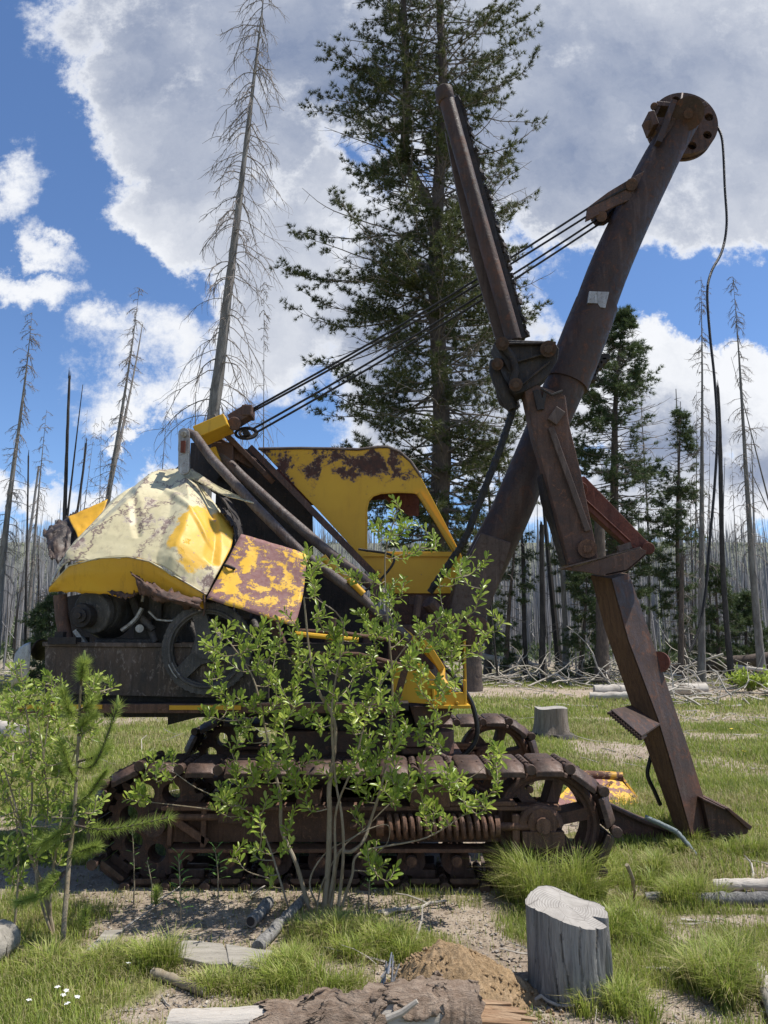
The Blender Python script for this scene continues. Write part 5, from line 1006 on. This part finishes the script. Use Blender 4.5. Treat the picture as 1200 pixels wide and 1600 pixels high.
def stump(name, label, c, rt, rb, H, seed, mat, tilt=(0, 0), crack=True, nseg=200):
    rr = np.random.RandomState(seed); root = thing(name, label, 'tree stump', tuple(c)); c = np.array(c, float); nz = 18; vs = []
    ph = rr.rand(6) * 6.28
    for j in range(nz):
        t_ = j / (nz - 1); z = -.05 + (H + .05) * t_
        for k in range(nseg):
            a = 2 * math.pi * k / nseg + .10 * t_ * math.sin(ph[5] + t_ * 4); flare = (1 - t_) ** 2.2
            r = rt + (rb - rt) * flare; r *= 1 + .05 * math.sin(2 * a + ph[0]) + .035 * math.sin(5 * a + ph[1] + t_) + .10 * flare * math.sin(5 * a + ph[2]) + .012 * math.sin(13 * a + ph[3] + 2.5 * t_ + 1.5 * math.sin(3 * a)) + .007 * math.sin(29 * a + ph[4] + 2 * math.sin(4 * a + 3 * t_)) + .05 * (float(fbm(a * 2.2 + 5, t_ * 1.1, seed)) - .5) + .03 * (float(fbm(a * 7 + 5, t_ * 1.6, seed + 3)) - .5)
            if crack:
                for (ac, wdt, dp) in ((-.62, .085, .42), (-2.9, .05, .08), (-1.05, .012, .10), (-1.95, .014, .10), (-2.3, .012, .08), (-1.5, .010, .08)):
                    da = (a + .25 * math.sin(t_ * 3 + ac) * (1 - t_) - ac + math.pi) % (2 * math.pi) - math.pi; r -= rt * dp * math.exp(-(da / wdt) ** 2) * (min(1, t_ * 2.2) if ac == -.62 else 1)
            zz = z + tilt[0] * t_ * math.cos(a) * r + tilt[1] * t_ * math.sin(a) * r + (.012 * math.sin(3 * a + ph[2]) if j == nz - 1 else 0)
            vs.append((c[0] + r * math.cos(a), c[1] + r * math.sin(a), c[2] + zz))
    fs = [(j * nseg + k, j * nseg + (k + 1) % nseg, (j + 1) * nseg + (k + 1) % nseg, (j + 1) * nseg + k) for j in range(nz - 1) for k in range(nseg)]
    MB().add(vs, fs).build('stump_side', mat, root, smooth=True)
    rim_ = np.array(vs[-nseg:]); ctr = rim_.mean(0); vt = []; ft = []
    for i, s_ in enumerate((1, .8, .55, .3, .05)):
        for k in range(nseg): p = ctr + (rim_[k] - ctr) * s_; vt.append((p[0], p[1], p[2] + (.006 * (fbm(p[0] * 20, p[1] * 20, 3) - .5) if i else 0) - .002))
    for i in range(4): ft += [(i * nseg + k, i * nseg + (k + 1) % nseg, (i + 1) * nseg + (k + 1) % nseg, (i + 1) * nseg + k) for k in range(nseg)]
    ft.append(tuple(4 * nseg + k for k in range(nseg)))
    o = MB().add(vt, ft).build('stump_top', M['rings'] if crack else M['wood_cut'], root, smooth=True); return root
sb_ = GP(908, 1578); stump('tree_stump', 'big grey weathered stump with a split side standing beside the soil mound', (sb_.x, sb_.y + .19, sb_.z), .185, .198, .355, 3, M['wood_grey'], (-.10, .10))
sb_ = GP(868, 1155); stump('tree_stump', 'smaller stump with painted shadow at its foot standing far behind the crawler track', (sb_.x, sb_.y + .25, sb_.z), .27, .34, .46, 8, M['wood_far'] if 'wood_far' in M else M['wood_flat'], (0, 0), False, 40)
MB().tube([sb_ + Vector((.0, .25, .0)), sb_ + Vector((0, .25, .07))], [.40, .33], 20, jit=.10).build('shadow_foot', M['char'], bpy.data.objects['tree_stump.001'])  # ring in char colour paints the shadow at the stump's base
def slab(name, label, poly, th, mat, cat, dz=.0):
    pts = [GP(*p) for p in poly]; c_ = pts[0]; z = sum(p.z for p in pts) / len(pts) + dz; pts = [Vector((p.x, p.y, z)) for p in pts]
    o = MB().plate(pts, (0, 0, th)).build(name, mat, None, origin=(c_.x, c_.y, z), bevel=.004); return tag(o, label, cat)
slab('board', 'weathered grey board lying on the ground, far piece of two', [(262, 1502), (287, 1480), (348, 1486), (356, 1502), (362, 1516), (330, 1518), (290, 1508)], .028, M['wood_flat'], 'board', .006)
slab('board', 'weathered grey board with square end touching the branch', [(357, 1516), (352, 1488), (400, 1496), (426, 1498), (405, 1528), (372, 1524)], .03, M['wood_flat'], 'board', .010)
slab('stone_slab', 'small pale flat slab half sunk beside the pine sapling', [(130, 1496), (150, 1478), (163, 1463), (192, 1462), (178, 1477), (154, 1492)], .03, M['wood_flat'], 'slab', .0)
# soil mound
rr = np.random.RandomState(9); c_ = GP(722, 1580); n1, n2 = 150, 60; vs = []
for j in range(n2):
    t_ = j / (n2 - 1)
    for k in range(n1):
        a = 2 * math.pi * k / n1; rx, ry = .36, .27; x = math.cos(a) * rx * t_ * (1 + .12 * math.sin(3 * a + 1)); y = math.sin(a) * ry * t_; z = .215 * (1 - t_ ** 2.0) ** 1.0 * (1 + .35 * x / rx * -1)
        z += .075 * (fbm(x * 11 + 3, y * 11, 6) - .5) + .045 * np.abs(fbm(x * 26, y * 26, 7) - .5) + .02 * (fbm(x * 70, y * 70, 9) - .5); vs.append((c_.x + x, c_.y + .10 + y, c_.z + z - .03 * t_))
fs = [(j * n1 + k, j * n1 + (k + 1) % n1, (j + 1) * n1 + (k + 1) % n1, (j + 1) * n1 + k) for j in range(n2 - 1) for k in range(n1)]
o = tri_obj('soil_mound', vs, fs, M['dirt'], None, (c_.x, c_.y + .1, c_.z), True); tag(o, 'low heap of crumbly brown soil behind the barked log', 'soil mound')
n = 700; a_ = rng.rand(n) * 6.283; r_ = np.sqrt(rng.rand(n)) * 1.25; x_ = c_.x + np.cos(a_) * r_ * .38; y_ = c_.y + .10 + np.sin(a_) * r_ * .25; z_ = hgt(x_, y_) + np.maximum(.215 * (1 - np.minimum(r_, 1) ** 2) * (1 - .35 * np.cos(a_) * np.minimum(r_, 1)) - .005, .004)
v = OC[None] * (rng.uniform(.003, .011, (n, 1, 1)) * rng.uniform(.6, 1.3, (n, 6, 1))) + np.stack([x_, y_, z_], 1)[:, None]
tag(tri_obj('soil_crumbs', v.reshape(-1, 3), (OF[None] + (np.arange(n) * 6)[:, None, None]).reshape(-1, 3), M['dirt'], None), 'loose crumbs of soil spilling down the brown mound', 'soil crumbs', None, 'stuff')
# foreground log with curling bark
P0 = GP(250, 1660) + Vector((0, .12, .05)); P1 = W(640, 1586, 3.24); P2 = W(745, 1592, 3.24)
rt_ = thing('peeling_log', 'thick fallen log with curling bark in front of the soil mound', 'log', (P0.x, P0.y, 0))
pts = spline([list(P0), list(W(420, 1612, 3.22)), list(P1), list(P2)], 40); rr = np.random.RandomState(2)
MB().tube(pts, [(.075 + .045 * i / 39) * (1 + rr.normal() * .012) for i in range(40)], 26, jit=.012).build('log_body', M['log_pale'], rt_, smooth=True)
def bark(t0, t1, a0, a1, off, curl, seed, name='bark_sheet'):
    nu, nv = 60, 26; g_ = np.zeros((nv, nu, 3))
    for i in range(nu):
        t_ = t0 + (t1 - t0) * i / (nu - 1); q = t_ * 39; k = min(38, int(q)); p = pts[k] + (pts[k + 1] - pts[k]) * (q - k); d = pts[k + 1] - pts[k]; d = d / np.linalg.norm(d); up_ = np.array([0, 0, 1.]); up_ -= d * d.dot(up_); up_ /= np.linalg.norm(up_); s_ = np.cross(d, up_)
        r = .075 + .045 * t_
        for j in range(nv):
            v_ = j / (nv - 1); e0 = (fbm(i * .06, 0, seed) - .3) * 1.0; e1 = (fbm(i * .07, 5, seed + 1) - .3) * 1.2; a = a0 + e0 + (a1 - e1 - a0 - e0) * v_
            rr_ = r + off + (curl * max(0, v_ - .72) ** 2 * 8 + curl * max(0, .14 - v_) * 2.2) * min(1, max(0, fbm(i * .08, 9, seed + 5) - .3) * 3) + .016 * (fbm(i * .13, j * .2, seed + 2) - .4)
            g_[j, i] = p + up_ * math.cos(a) * rr_ - s_ * math.sin(a) * rr_ + d * (.17 * (float(fbm(j * .33, 1, seed + 7)) - .5) * (i / (nu - 1)) ** 3 + .17 * (float(fbm(j * .33, 4, seed + 8)) - .5) * (1 - i / (nu - 1)) ** 3)
    f = [(j * nu + i, j * nu + i + 1, (j + 1) * nu + i + 1, (j + 1) * nu + i) for j in range(nv - 1) for i in range(nu - 1)]
    o = tri_obj(name, g_.reshape(-1, 3), f, M['log_bark'], rt_, smooth=True); m_ = o.modifiers.new('solid', 'SOLIDIFY'); m_.thickness = .008
bark(.30, .46, -1.3, 1.2, .005, .035, 3); bark(.44, .60, -1.6, .5, .006, .05, 9); bark(.49, .66, .9, 2.3, .007, .04, 37); bark(.62, .80, -1.4, 1.0, .008, .045, 21); bark(.68, .79, 1.25, 2.3, .006, .03, 33); bark(.78, .99, -2.3, 2.2, .008, .02, 14)
be = MB(); e = np.array(P2); 
for k in range(26): a = rr.rand() * 6.28; r = .085 * math.sqrt(rr.rand()); q = e + np.array([-.02, math.cos(a) * r, math.sin(a) * r - .03]); be.tube([q, q + np.array([.14 + .12 * rr.rand(), rr.normal() * .01, -.02 + rr.normal() * .012])], [.022, .007], 5)
be.build('splintered_end', wood_mat('rotten wood', (.30, .18, .10), (.42, .30, .19), (.10, .06, .04), (.8, 8, 8), 4), rt_)
bs = MB(); bs.tube(PX([(604, 1592), (628, 1582), (652, 1564)], 3.09), [.014, .013, .009], 8); bs.build('white_limb_stub', M['twig_pale'], rt_, smooth=True)
bt = MB()
for a_, b_2 in (((592, 1536), (612, 1498)), ((600, 1530), (604, 1502)), ((612, 1532), (614, 1492)), ((596, 1518), (616, 1502)), ((610, 1536), (624, 1506)), ((606, 1512), (612, 1488))): bt.tube([W(a_[0], a_[1] + 10, 3.5), W(*b_2, 3.55)], [.007, .003], 5)
tag(bt.build('bleached_sprig', M['chrome'], None, origin=tuple(W(600, 1540, 3.5))), 'upright bleached sprig standing behind the barked log', 'sprig')
log('weathered_log', 'grey cracked log end cut off by the left frame edge', g(-60, 1535, .08), g(10, 1490, .08), .10, .085, M['wood_flat'], 'log', 51, 2, False)
log('weathered_log', 'pale splintered log end at the right frame edge', g(1178, 1515, .03), g(1225, 1600, .03), .028, .06, M['log_pale'], 'log', 52, 3, False)
log('weathered_log', 'pale log behind the leafy shrub under the deck tail', g(-10, 1150, .1), g(30, 1155, .1), .15, .12, M['log_pale'], 'log', 53, 2, False)
log('bare_branch', 'bluish bare branch lying over the beam at the foot of the handle', W(1008, 1276, 6.0), W(1058, 1300, 5.9), .018, .02, M['teal'], 'branch', 54, 1, False)
log('bare_branch', 'broken bluish branch tip pointing from the handle foot toward the grass', W(1058, 1300, 5.9), GP(1090, 1338), .019, .013, M['teal'], 'branch', 55, 1, False)
# ------------------------------------------------------------------ shrubs and small plants
def shrub(name, label, stems, tips, D0, dspread, mat, seed, leaf=.055, per=12, smat='willow_stem', cat='shrub', twigr=.004):
    rng = np.random.RandomState(seed); S = []; b0 = None; sm = []
    for rad, st_ in stems:
        n = len(st_); dd = rng.normal() * dspread * .35; p = []
        for i, (px, py) in enumerate(st_):
            p.append(list(W(px, py, D0 + dd * i / n + rng.normal() * .02)))
        if b0 is None: b0 = GP(*st_[0])
        p[0][2] = min(p[0][2], gz(p[0][0], p[0][1]) - .02); q = spline(p, 30); sm.append((rad, q)); S += [(r_, s_) for r_, s_ in zip(q, np.linspace(0, 1, 30))]
    root = thing(name, label, cat, tuple(b0)); mb = MB()
    for rad, q in sm: mb.tube(q, list(np.linspace(rad, rad * .28, 30) * (1 + rng.normal(size=30) * .05)), 8)
    pts = np.array([s_[0] for s_ in S]); P = []; Dn = []; L = []; order = sorted(tips, key=lambda t_: -t_[1])
    pool = [p for p in pts]
    for (px, py) in order:
        e = np.array(W(px, py, D0 + rng.normal() * dspread)); arr = np.array(pool); d = e - arr; dist = np.linalg.norm(d * np.array([1, .6, 1]), axis=1) + np.where(d[:, 2] < .02, .6, 0) + np.abs(np.linalg.norm(d, axis=1) - .16) * .3
        k = int(np.argmin(dist)); s_ = arr[k]; mid = (s_ + e) / 2 + np.array([rng.normal() * .02, rng.normal() * .02, -.02 - .02 * rng.rand()]); ln = np.linalg.norm(e - s_)
        if ln > .55: s_ = e + (s_ - e) * .55 / ln * 1.0; mid = (s_ + e) / 2; k2 = int(np.argmin(np.linalg.norm(arr - s_, axis=1))); s_ = arr[k2]
        q = spline([s_, mid, e], 12); mb.tube(q, list(np.linspace(twigr, twigr * .45, 12)), 5); pool += [q[6], q[9]]
        m_ = per + rng.randint(-3, 4); t0 = max(.25, 1 - .17 / max(ln, .1))
        for i in range(m_):
            t_ = t0 + (1 - t0) * (i / (m_ - 1)) ** .8; kk = min(10, int(t_ * 11)); p = q[kk] + (q[kk + 1] - q[kk]) * (t_ * 11 - kk); ax = q[kk + 1] - q[kk]; ax /= np.linalg.norm(ax) + 1e-9; az = i * 2.4 + rng.normal() * .4
            u = np.cross(ax, [0.3, .2, 1.]); u /= np.linalg.norm(u) + 1e-9; v = np.cross(ax, u); sd_ = u * math.cos(az) + v * math.sin(az); P.append(p); Dn.append(ax * (.55 + .9 * (i / m_) ** 2) + sd_ + np.array([0, 0, .22])); L.append(leaf * rng.uniform(.42, 1.22) * (1 if i < m_ - 2 else .75))
    mb.build('branchwork', M[smat], root, smooth=True)
    up = np.tile([.1, -.75, .75], (len(P), 1)) + rng.normal(size=(len(P), 3)) * .5; v, f = leaves(P, Dn, up, L, .165); tri_obj('foliage', v, f, mat, root, smooth=True); return root
c6 = lambda l: [(300 + x / 2.286, 750 + y / 2.286) for x, y in l]
ST = [(.019, c6([(470, 1545), (485, 1400), (492, 1200), (490, 1100), (510, 950), (505, 850), (450, 750), (420, 620), (400, 420)])),
      (.014, c6([(425, 1540), (372, 1370), (320, 1250), (315, 1130), (285, 1000), (260, 880), (215, 700), (120, 560)])),
      (.013, c6([(495, 1365), (520, 1340), (565, 1330), (612, 1290), (640, 1210), (680, 1080), (710, 900), (715, 700), (700, 520), (690, 270), (735, 100)])),
      (.011, c6([(520, 1530), (540, 1350), (535, 1200), (510, 1050), (500, 800), (540, 520), (440, 420)])),
      (.010, c6([(525, 1540), (570, 1420), (605, 1330), (830, 1280), (965, 1200)])),
      (.009, c6([(480, 1540), (510, 1370), (515, 1180), (580, 1010), (640, 800), (760, 600), (900, 480)])),
      (.006, c6([(360, 1345), (240, 1230), (100, 1140), (0, 1090), (-120, 1000)])),
      (.006, c6([(470, 1530), (420, 1440), (480, 1330), (600, 1260), (760, 1120), (1000, 1060), (1090, 950)])),
      (.005, c6([(440, 1530), (470, 1430), (560, 1290), (690, 1230), (700, 1290), (640, 1360)]))]
TIPS = [(75, 510), (140, 510), (70, 590), (100, 640), (160, 560), (60, 700), (200, 600), (80, 760), (150, 790), (210, 800), (65, 820), (160, 900), (260, 510), (310, 500), (350, 540), (250, 560), (300, 580), (240, 640), (330, 620), (290, 690), (380, 650), (400, 280), (460, 290), (420, 340), (440, 400), (470, 460), (530, 280), (550, 330), (480, 520), (420, 600), (500, 560), (540, 500), (590, 470), (650, 430), (690, 420), (610, 540), (560, 600), (640, 520), (460, 640), (520, 680), (580, 700), (620, 640), (660, 600), (700, 540), (740, 490), (760, 560), (800, 500), (850, 500), (900, 480), (930, 490), (890, 560), (840, 590), (780, 620), (720, 660), (680, 700), (820, 660), (900, 600), (960, 580), (980, 470), (1060, 470), (1070, 540), (1010, 600), (960, 660), (940, 720), (1000, 510), (880, 700), (800, 720), (740, 760), (680, 780), (620, 760), (560, 780), (500, 760), (440, 720), (380, 740), (320, 760), (350, 820), (300, 850), (400, 830), (450, 870), (260, 820), (200, 870), (300, 930), (360, 940), (420, 960), (330, 990), (250, 980), (200, 1020), (150, 1030), (280, 1050), (350, 1060), (400, 1080), (200, 1080), (130, 1110), (90, 1130), (160, 1150), (300, 1110), (460, 1040), (520, 830), (580, 860), (640, 830), (600, 930), (650, 930), (700, 880), (580, 980), (540, 1020), (620, 1010), (670, 980), (720, 940), (760, 860), (820, 900), (880, 860), (850, 920), (740, 1000), (700, 1060), (640, 1060), (590, 1080), (780, 1040), (830, 1060), (880, 1040), (930, 1050), (980, 1080), (900, 1090), (760, 1100), (820, 1120), (720, 1130), (860, 1170), (830, 1200), (1040, 1150), (1080, 1100), (1000, 1160), (960, 1130), (1090, 950), (1060, 930), (1110, 970), (1080, 1010), (720, 70), (750, 130), (680, 150), (790, 150), (720, 200), (860, 200), (840, 230), (780, 250), (650, 160), (660, 340), (760, 350), (750, 390), (900, 320), (1000, 270), (1060, 270), (980, 330), (1040, 370), (940, 300), (170, 1200), (240, 1190), (370, 1170), (350, 1210), (180, 1300), (220, 1310), (270, 1380), (350, 1290), (590, 1170), (660, 1290), (640, 1350), (730, 1380), (660, 1360), (-150, 990), (-100, 1000), (-165, 1060), (-200, 1110), (-240, 1140), (-130, 1040)]
tips = c6(TIPS); rr = random.Random(4)
dense = [t_ for t_ in tips if 395 < t_[1] and 330 < t_[0] < 720 and 975 < t_[1] < 1260]
tips += [(x + rr.uniform(-22, 22), y + rr.uniform(-20, 20)) for x, y in dense for _ in range(1)] + [(x + rr.uniform(-16, 16), y + rr.uniform(-15, 15)) for x, y in c6(TIPS)]
shrub('willow_shrub', 'leafy green willow shrub growing before the middle of the crawler track', ST, tips, 4.66, .17, M['leaf'], 6, .060, 14)
c8 = lambda l: [(x / 3.2, 1000 + y / 3.2) for x, y in l]
ST2 = [(.012, c8([(290, 1600), (240, 1330), (170, 1130), (110, 950), (70, 800), (20, 640)])), (.010, c8([(300, 1590), (200, 1200), (130, 1000), (160, 800), (150, 500), (120, 280), (100, 110)])), (.009, c8([(280, 1590), (250, 1300), (290, 1000), (330, 700), (400, 500), (440, 350), (540, 190)])), (.007, c8([(60, 1560), (90, 1200), (80, 900), (10, 700), (-40, 500)])), (.007, c8([(270, 1500), (180, 1180), (240, 850), (220, 600), (250, 330), (260, 180)]))]
T2 = [(100, 110), (70, 170), (130, 190), (250, 170), (300, 190), (210, 210), (180, 230), (500, 170), (540, 190), (470, 220), (520, 260), (430, 210), (30, 270), (80, 270), (160, 260), (250, 290), (320, 300), (20, 330), (120, 330), (200, 340), (280, 350), (350, 380), (50, 420), (140, 430), (220, 400), (300, 430), (20, 500), (90, 500), (160, 520), (250, 480), (330, 500), (420, 420), (480, 440), (30, 560), (110, 590), (200, 580), (290, 560), (10, 640), (80, 680), (160, 680), (230, 660), (300, 640), (360, 690), (40, 760), (120, 780), (200, 760), (280, 740), (340, 780), (450, 850), (480, 800), (20, 860), (100, 880), (180, 850), (260, 860), (30, 1000), (90, 1040), (150, 1010), (230, 1030), (260, 1070), (20, 1130), (60, 1170), (130, 1130), (40, 1090)]
shrub('willow_shrub', 'pale leaved willow shrub crowding the pine sapling', ST2, c8(T2) + [(x + rr.uniform(-16, 16), y + rr.uniform(-16, 16)) for x, y in c8(T2)[12:60]] + [(x + rr.uniform(-16, 16), y + rr.uniform(-16, 16)) for x, y in c8(T2)], 4.32, .14, M['leaf_left'], 16, .048, 13)
# pine sapling
rng = np.random.RandomState(3); Dq = 4.2; p0 = GP(97, 1482); sapl = thing('pine_sapling', 'young pine with bottlebrush needles standing among willow leaves', 'tree', tuple(p0))
tkp = spline([[p0.x, p0.y, p0.z - .03]] + [list(W(*q, Dq + .08)) for q in ((108, 1344), (115, 1281), (121, 1187), (125, 1094), (130, 1040))], 30); MB().tube(tkp, list(np.linspace(.014, .005, 30)), 9).build('trunk', M['willow_stem'], sapl, smooth=True)
SB = [((116, 1290), (170, 1296), (263, 1278), 0), ((112, 1310), (80, 1318), (52, 1292), .1), ((120, 1200), (150, 1190), (184, 1104), -.1), ((122, 1190), (150, 1182), (168, 1168), .05), ((121, 1200), (95, 1205), (72, 1186), .15), ((118, 1270), (95, 1300), (65, 1318), -.1), ((105, 1360), (85, 1372), (62, 1386), .1), ((105, 1360), (70, 1395), (30, 1410), -.1), ((124, 1110), (140, 1100), (150, 1062), .1), ((124, 1120), (108, 1110), (98, 1080), -.05), ((118, 1260), (140, 1240), (165, 1205), -.15), ((108, 1340), (128, 1330), (150, 1322), -.1), ((126, 1070), (128, 1050), (131, 1035), 0), ((122, 1150), (132, 1130), (146, 1118), .1), ((120, 1220), (108, 1200), (96, 1160), -.12)]
sbm = MB(); P = []; Dn = []; cd = MB()
for i, (a_, b_2, c_, dd) in enumerate(SB):
    q = spline([list(W(*a_, Dq + .08)), list(W(*b_2, Dq + dd * .6)), list(W(*c_, Dq + dd))], 26); sbm.tube(q, list(np.linspace(.008, .004, 26)), 6)
    for k in range(5, 26):
        for _ in range(2): P.append(q[k]); Dn.append(q[k] - q[k - 1])
for (px, py, px2, py2, dd) in ((131, 1040, 132, 1016, 0), (184, 1106, 184, 1086, -.1), (166, 1180, 165, 1158, .05), (98, 1082, 97, 1068, 0)):
    cd.tube([W(px, py, Dq + dd), W((px + px2) / 2, (py + py2) / 2, Dq + dd), W(px2, py2, Dq + dd)], [.009, .010, .005], 8)
sbm.build('branchwork', M['bark'], sapl, smooth=True); v, f = needles(P, Dn, 20, .066, .0030, 1.0, rng); tri_obj('foliage', v, f, M['needle_young'], sapl); cd.build('new_shoot', M['candle'], sapl, smooth=True)
# little pine seedlings
def brush(label, px, py, h, k=9, seed=0):
    rng = np.random.RandomState(seed); p = GP(px, py); root = thing('pine_seedling', label, 'seedling', tuple(p)); q = [p + Vector((0, 0, h * i / 8)) for i in range(9)]; MB().tube(q, .005, 6).build('stem', M['bark'], root)
    v, f = needles([list(x) for x in q[2:]] * 4, [[0, 0, 1.]] * 28, k, .055, .003, 1.0, rng); tri_obj('foliage', v, f, M['needle_young'], root)
brush('tiny pine seedling on dry grass before the end of the track', 243, 1420, .10, 14, 1); brush('tiny pine seedling close beside the sapling stem', 132, 1462, .12, 12, 2)
# weeds
def weed(label, stem, D, n, L, seed):
    rng = np.random.RandomState(seed); pts = spline([list(W(*q, D)) for q in stem], 20); pts[0][2] = gz(pts[0][0], pts[0][1]) - .01; root = thing('leafy_weed', label, 'weed', tuple(pts[0])); MB().tube(pts, list(np.linspace(.0045, .0025, 20)), 6).build('stem', M['willow_stem'], root)
    P = []; Dn = []; Ls = []
    for i in range(n): t_ = .35 + .65 * i / (n - 1); p = pts[min(19, int(t_ * 19))]; az = i * 2.4; P.append(p); Dn.append([math.cos(az), math.sin(az) * .9, .25 + .9 * t_ ** 3]); Ls.append(L * rng.uniform(.7, 1.1) * (1 - .35 * t_ ** 4))
    v, f = leaves(P, Dn, np.tile([0, 0, 1.], (n, 1)), Ls, .115); tri_obj('foliage', v, f, M['weed'], root, smooth=True)
weed('tall narrow leaved weed on gravel before the rusty track frame', [(283, 1452), (282, 1400), (279, 1335)], 4.42, 26, .085, 1)
weed('dark narrow leaved weed closest to the track rollers', [(341, 1398), (340, 1360), (336, 1325)], 4.85, 18, .095, 2)
weed('spindly weed rising beside the end wheel of the track', [(210, 1390), (209, 1340), (206, 1290)], 4.8, 12, .05, 3)
weed('small feathery weed by the roots of the middle willow', [(576, 1400), (577, 1385), (578, 1375)], 4.75, 14, .05, 4)
weed('small weed sprouting before the sprocket foot', [(238, 1385), (234, 1365), (230, 1345)], 4.75, 12, .04, 5)
# grass tufts one can tell apart
def tuft(label, px, py, rx, ry, h, n, seed, mat='grass', wd=.0042, dry=.12):
    rng = np.random.RandomState(seed); c_ = GP(px, py); root = thing('grass_tuft', label, 'grass tuft', tuple(c_)); m_ = 9 + int(rx * 30)
    sa_ = rng.rand(m_) * 6.283; sr = np.sqrt(rng.rand(m_)); cx = np.cos(sa_) * sr * rx; cy = np.sin(sa_) * sr * ry; sh_ = rng.uniform(.45, 1.1, m_); w_ = rng.dirichlet(np.ones(m_) * 1.5); q = rng.choice(m_, n, p=w_)
    ox = rng.normal(size=n) * .03; oy = rng.normal(size=n) * .03; x = c_.x + cx[q] + ox; y = c_.y + cy[q] + oy; P = np.stack([x, y, hgt(x, y) - .005], 1)
    out = np.stack([(ox / .04 + cx[q] / rx * .5), (oy / .04 + cy[q] / ry * .5), 0 * ox], 1); hh = h * sh_[q] * rng.uniform(.45, 1.1, n); k = rng.rand(n) < dry
    v, f = blades(P[~k], hh[~k], np.full((~k).sum(), wd), rng, .7, out[~k] * .6); tri_obj('green_blades', v, f, M[mat], root)
    v, f = blades(P[k], hh[k] * .9, np.full(k.sum(), wd * .8), rng, 1.0, out[k] * .6); tri_obj('dry_blades', v, f, M['straw'], root)
tuft('large lush grass tuft hiding the foot of the track idler', 858, 1412, .30, .16, .37, 3800, 1)
tuft('bright grass tuft beside the pale straight log', 1085, 1412, .17, .15, .22, 1800, 2)
tuft('long tousled grass tuft at the right beside the splintered log', 1142, 1545, .20, .18, .27, 2600, 3, dry=.3)
tuft('upright grass tuft between the stone slab and the boards', 225, 1512, .12, .10, .19, 1300, 4)
tuft('short thick grass tuft left of the soil mound', 590, 1490, .22, .14, .15, 2600, 5)
tuft('wide grass tuft behind the barked log', 485, 1535, .24, .12, .14, 2200, 6)
tuft('tousled yellowing grass tuft under the middle willow', 530, 1460, .24, .12, .15, 2000, 7, dry=.5)
tuft('grass tuft growing behind the big stump', 990, 1455, .22, .2, .19, 2000, 8)
tuft('low grass tuft in front of the big stump', 960, 1585, .16, .15, .15, 1500, 9)
tuft('grass tuft before the weathered board end', 440, 1520, .1, .08, .13, 900, 10)
tuft('yellow green grass tuft below the pine sapling', 130, 1520, .26, .16, .14, 2400, 11, dry=.4)
tuft('thin grass tuft on gravel before the boards', 350, 1545, .16, .08, .12, 900, 12, dry=.35)
tuft('long green grass tuft by the wheel end of the rusty beam', 975, 1375, .30, .22, .2, 2600, 13)
tuft('grass tuft round the foot of the dipper handle', 1120, 1330, .35, .18, .16, 2200, 14)
# bright far bush and small flowers
def bush(label, px, py, D, h, seed):
    rng = np.random.RandomState(seed); x = (px - 600) / F * D * 1.01; z = gz(x, D); root = thing('green_bush', label, 'bush', (x, D, z)); sm = MB(); P = []; Dn = []
    for i in range(40):
        az = rng.rand() * 6.28; q = bend((x, D, z), (math.cos(az) * .7, math.sin(az) * .7, .8), h * rng.uniform(.6, 1.1), 8, rng, .02, .1); sm.tube(q, .006, 4)
        for k in range(3, 8):
            for _ in range(5): P.append(q[k] + rng.normal(size=3) * .03); Dn.append(rng.normal(size=3) + [0, 0, .6])
    sm.build('branchwork', M['willow_stem'], root); v, f = leaves(P, Dn, np.tile([0, 0, 1.], (len(P), 1)) + rng.normal(size=(len(P), 3)) * .5, rng.uniform(.08, .14, len(P)), .22); tri_obj('foliage', v, f, M['leaf'], root)
bush('bright green bush in front of the big dark fallen trunk', 1152, 1068, 21, .75, 1); bush('bright green bush partly outside the frame near the fallen trunk', 1200, 1072, 20, .6, 2)
def flower(px, py, mat, h, first=[None, None]):
    i = 0 if mat == 'petal' else 1; p = GP(px, py)
    if first[i] is None:
        n = 5; P = [[0, 0, h]] * n; Dn = [[math.cos(k * 1.257), math.sin(k * 1.257), .25] for k in range(n)]; v, f = leaves(P, Dn, np.tile([0, 0, 1.], (n, 1)), [.013] * n, .35)
        o = tri_obj('wildflower', v, f, M[mat], None, (0, 0, 0)); MB().tube([(0, 0, 0), (.003, 0, h)], .0012, 4).build('stem', M['weed'], o); first[i] = o; st_ = o
    else:
        st_ = first[i].copy(); C.objects.link(st_)
        for ch in first[i].children: c_ = ch.copy(); C.objects.link(c_); c_.parent = st_
    st_.location = p; st_.rotation_euler = (.2 * math.sin(px), .2 * math.cos(py), px); s_ = 1 if i == 0 else 2.2; st_.scale = (s_,) * 3
    tag(st_, 'tiny white wildflower in the low grass below the pine sapling' if i == 0 else 'tiny yellow wildflower in the far grass past the dipper handle', 'wildflower', 'white wildflowers' if i == 0 else 'yellow wildflowers')
for q in ((88, 1566), (99, 1570), (93, 1578), (107, 1592), (40, 1588), (115, 1580), (197, 1528)): flower(*q, 'petal', .06)
for q in ((1144, 1152), (1187, 1160), (1160, 1190)): flower(*q, 'petal_y', .06)
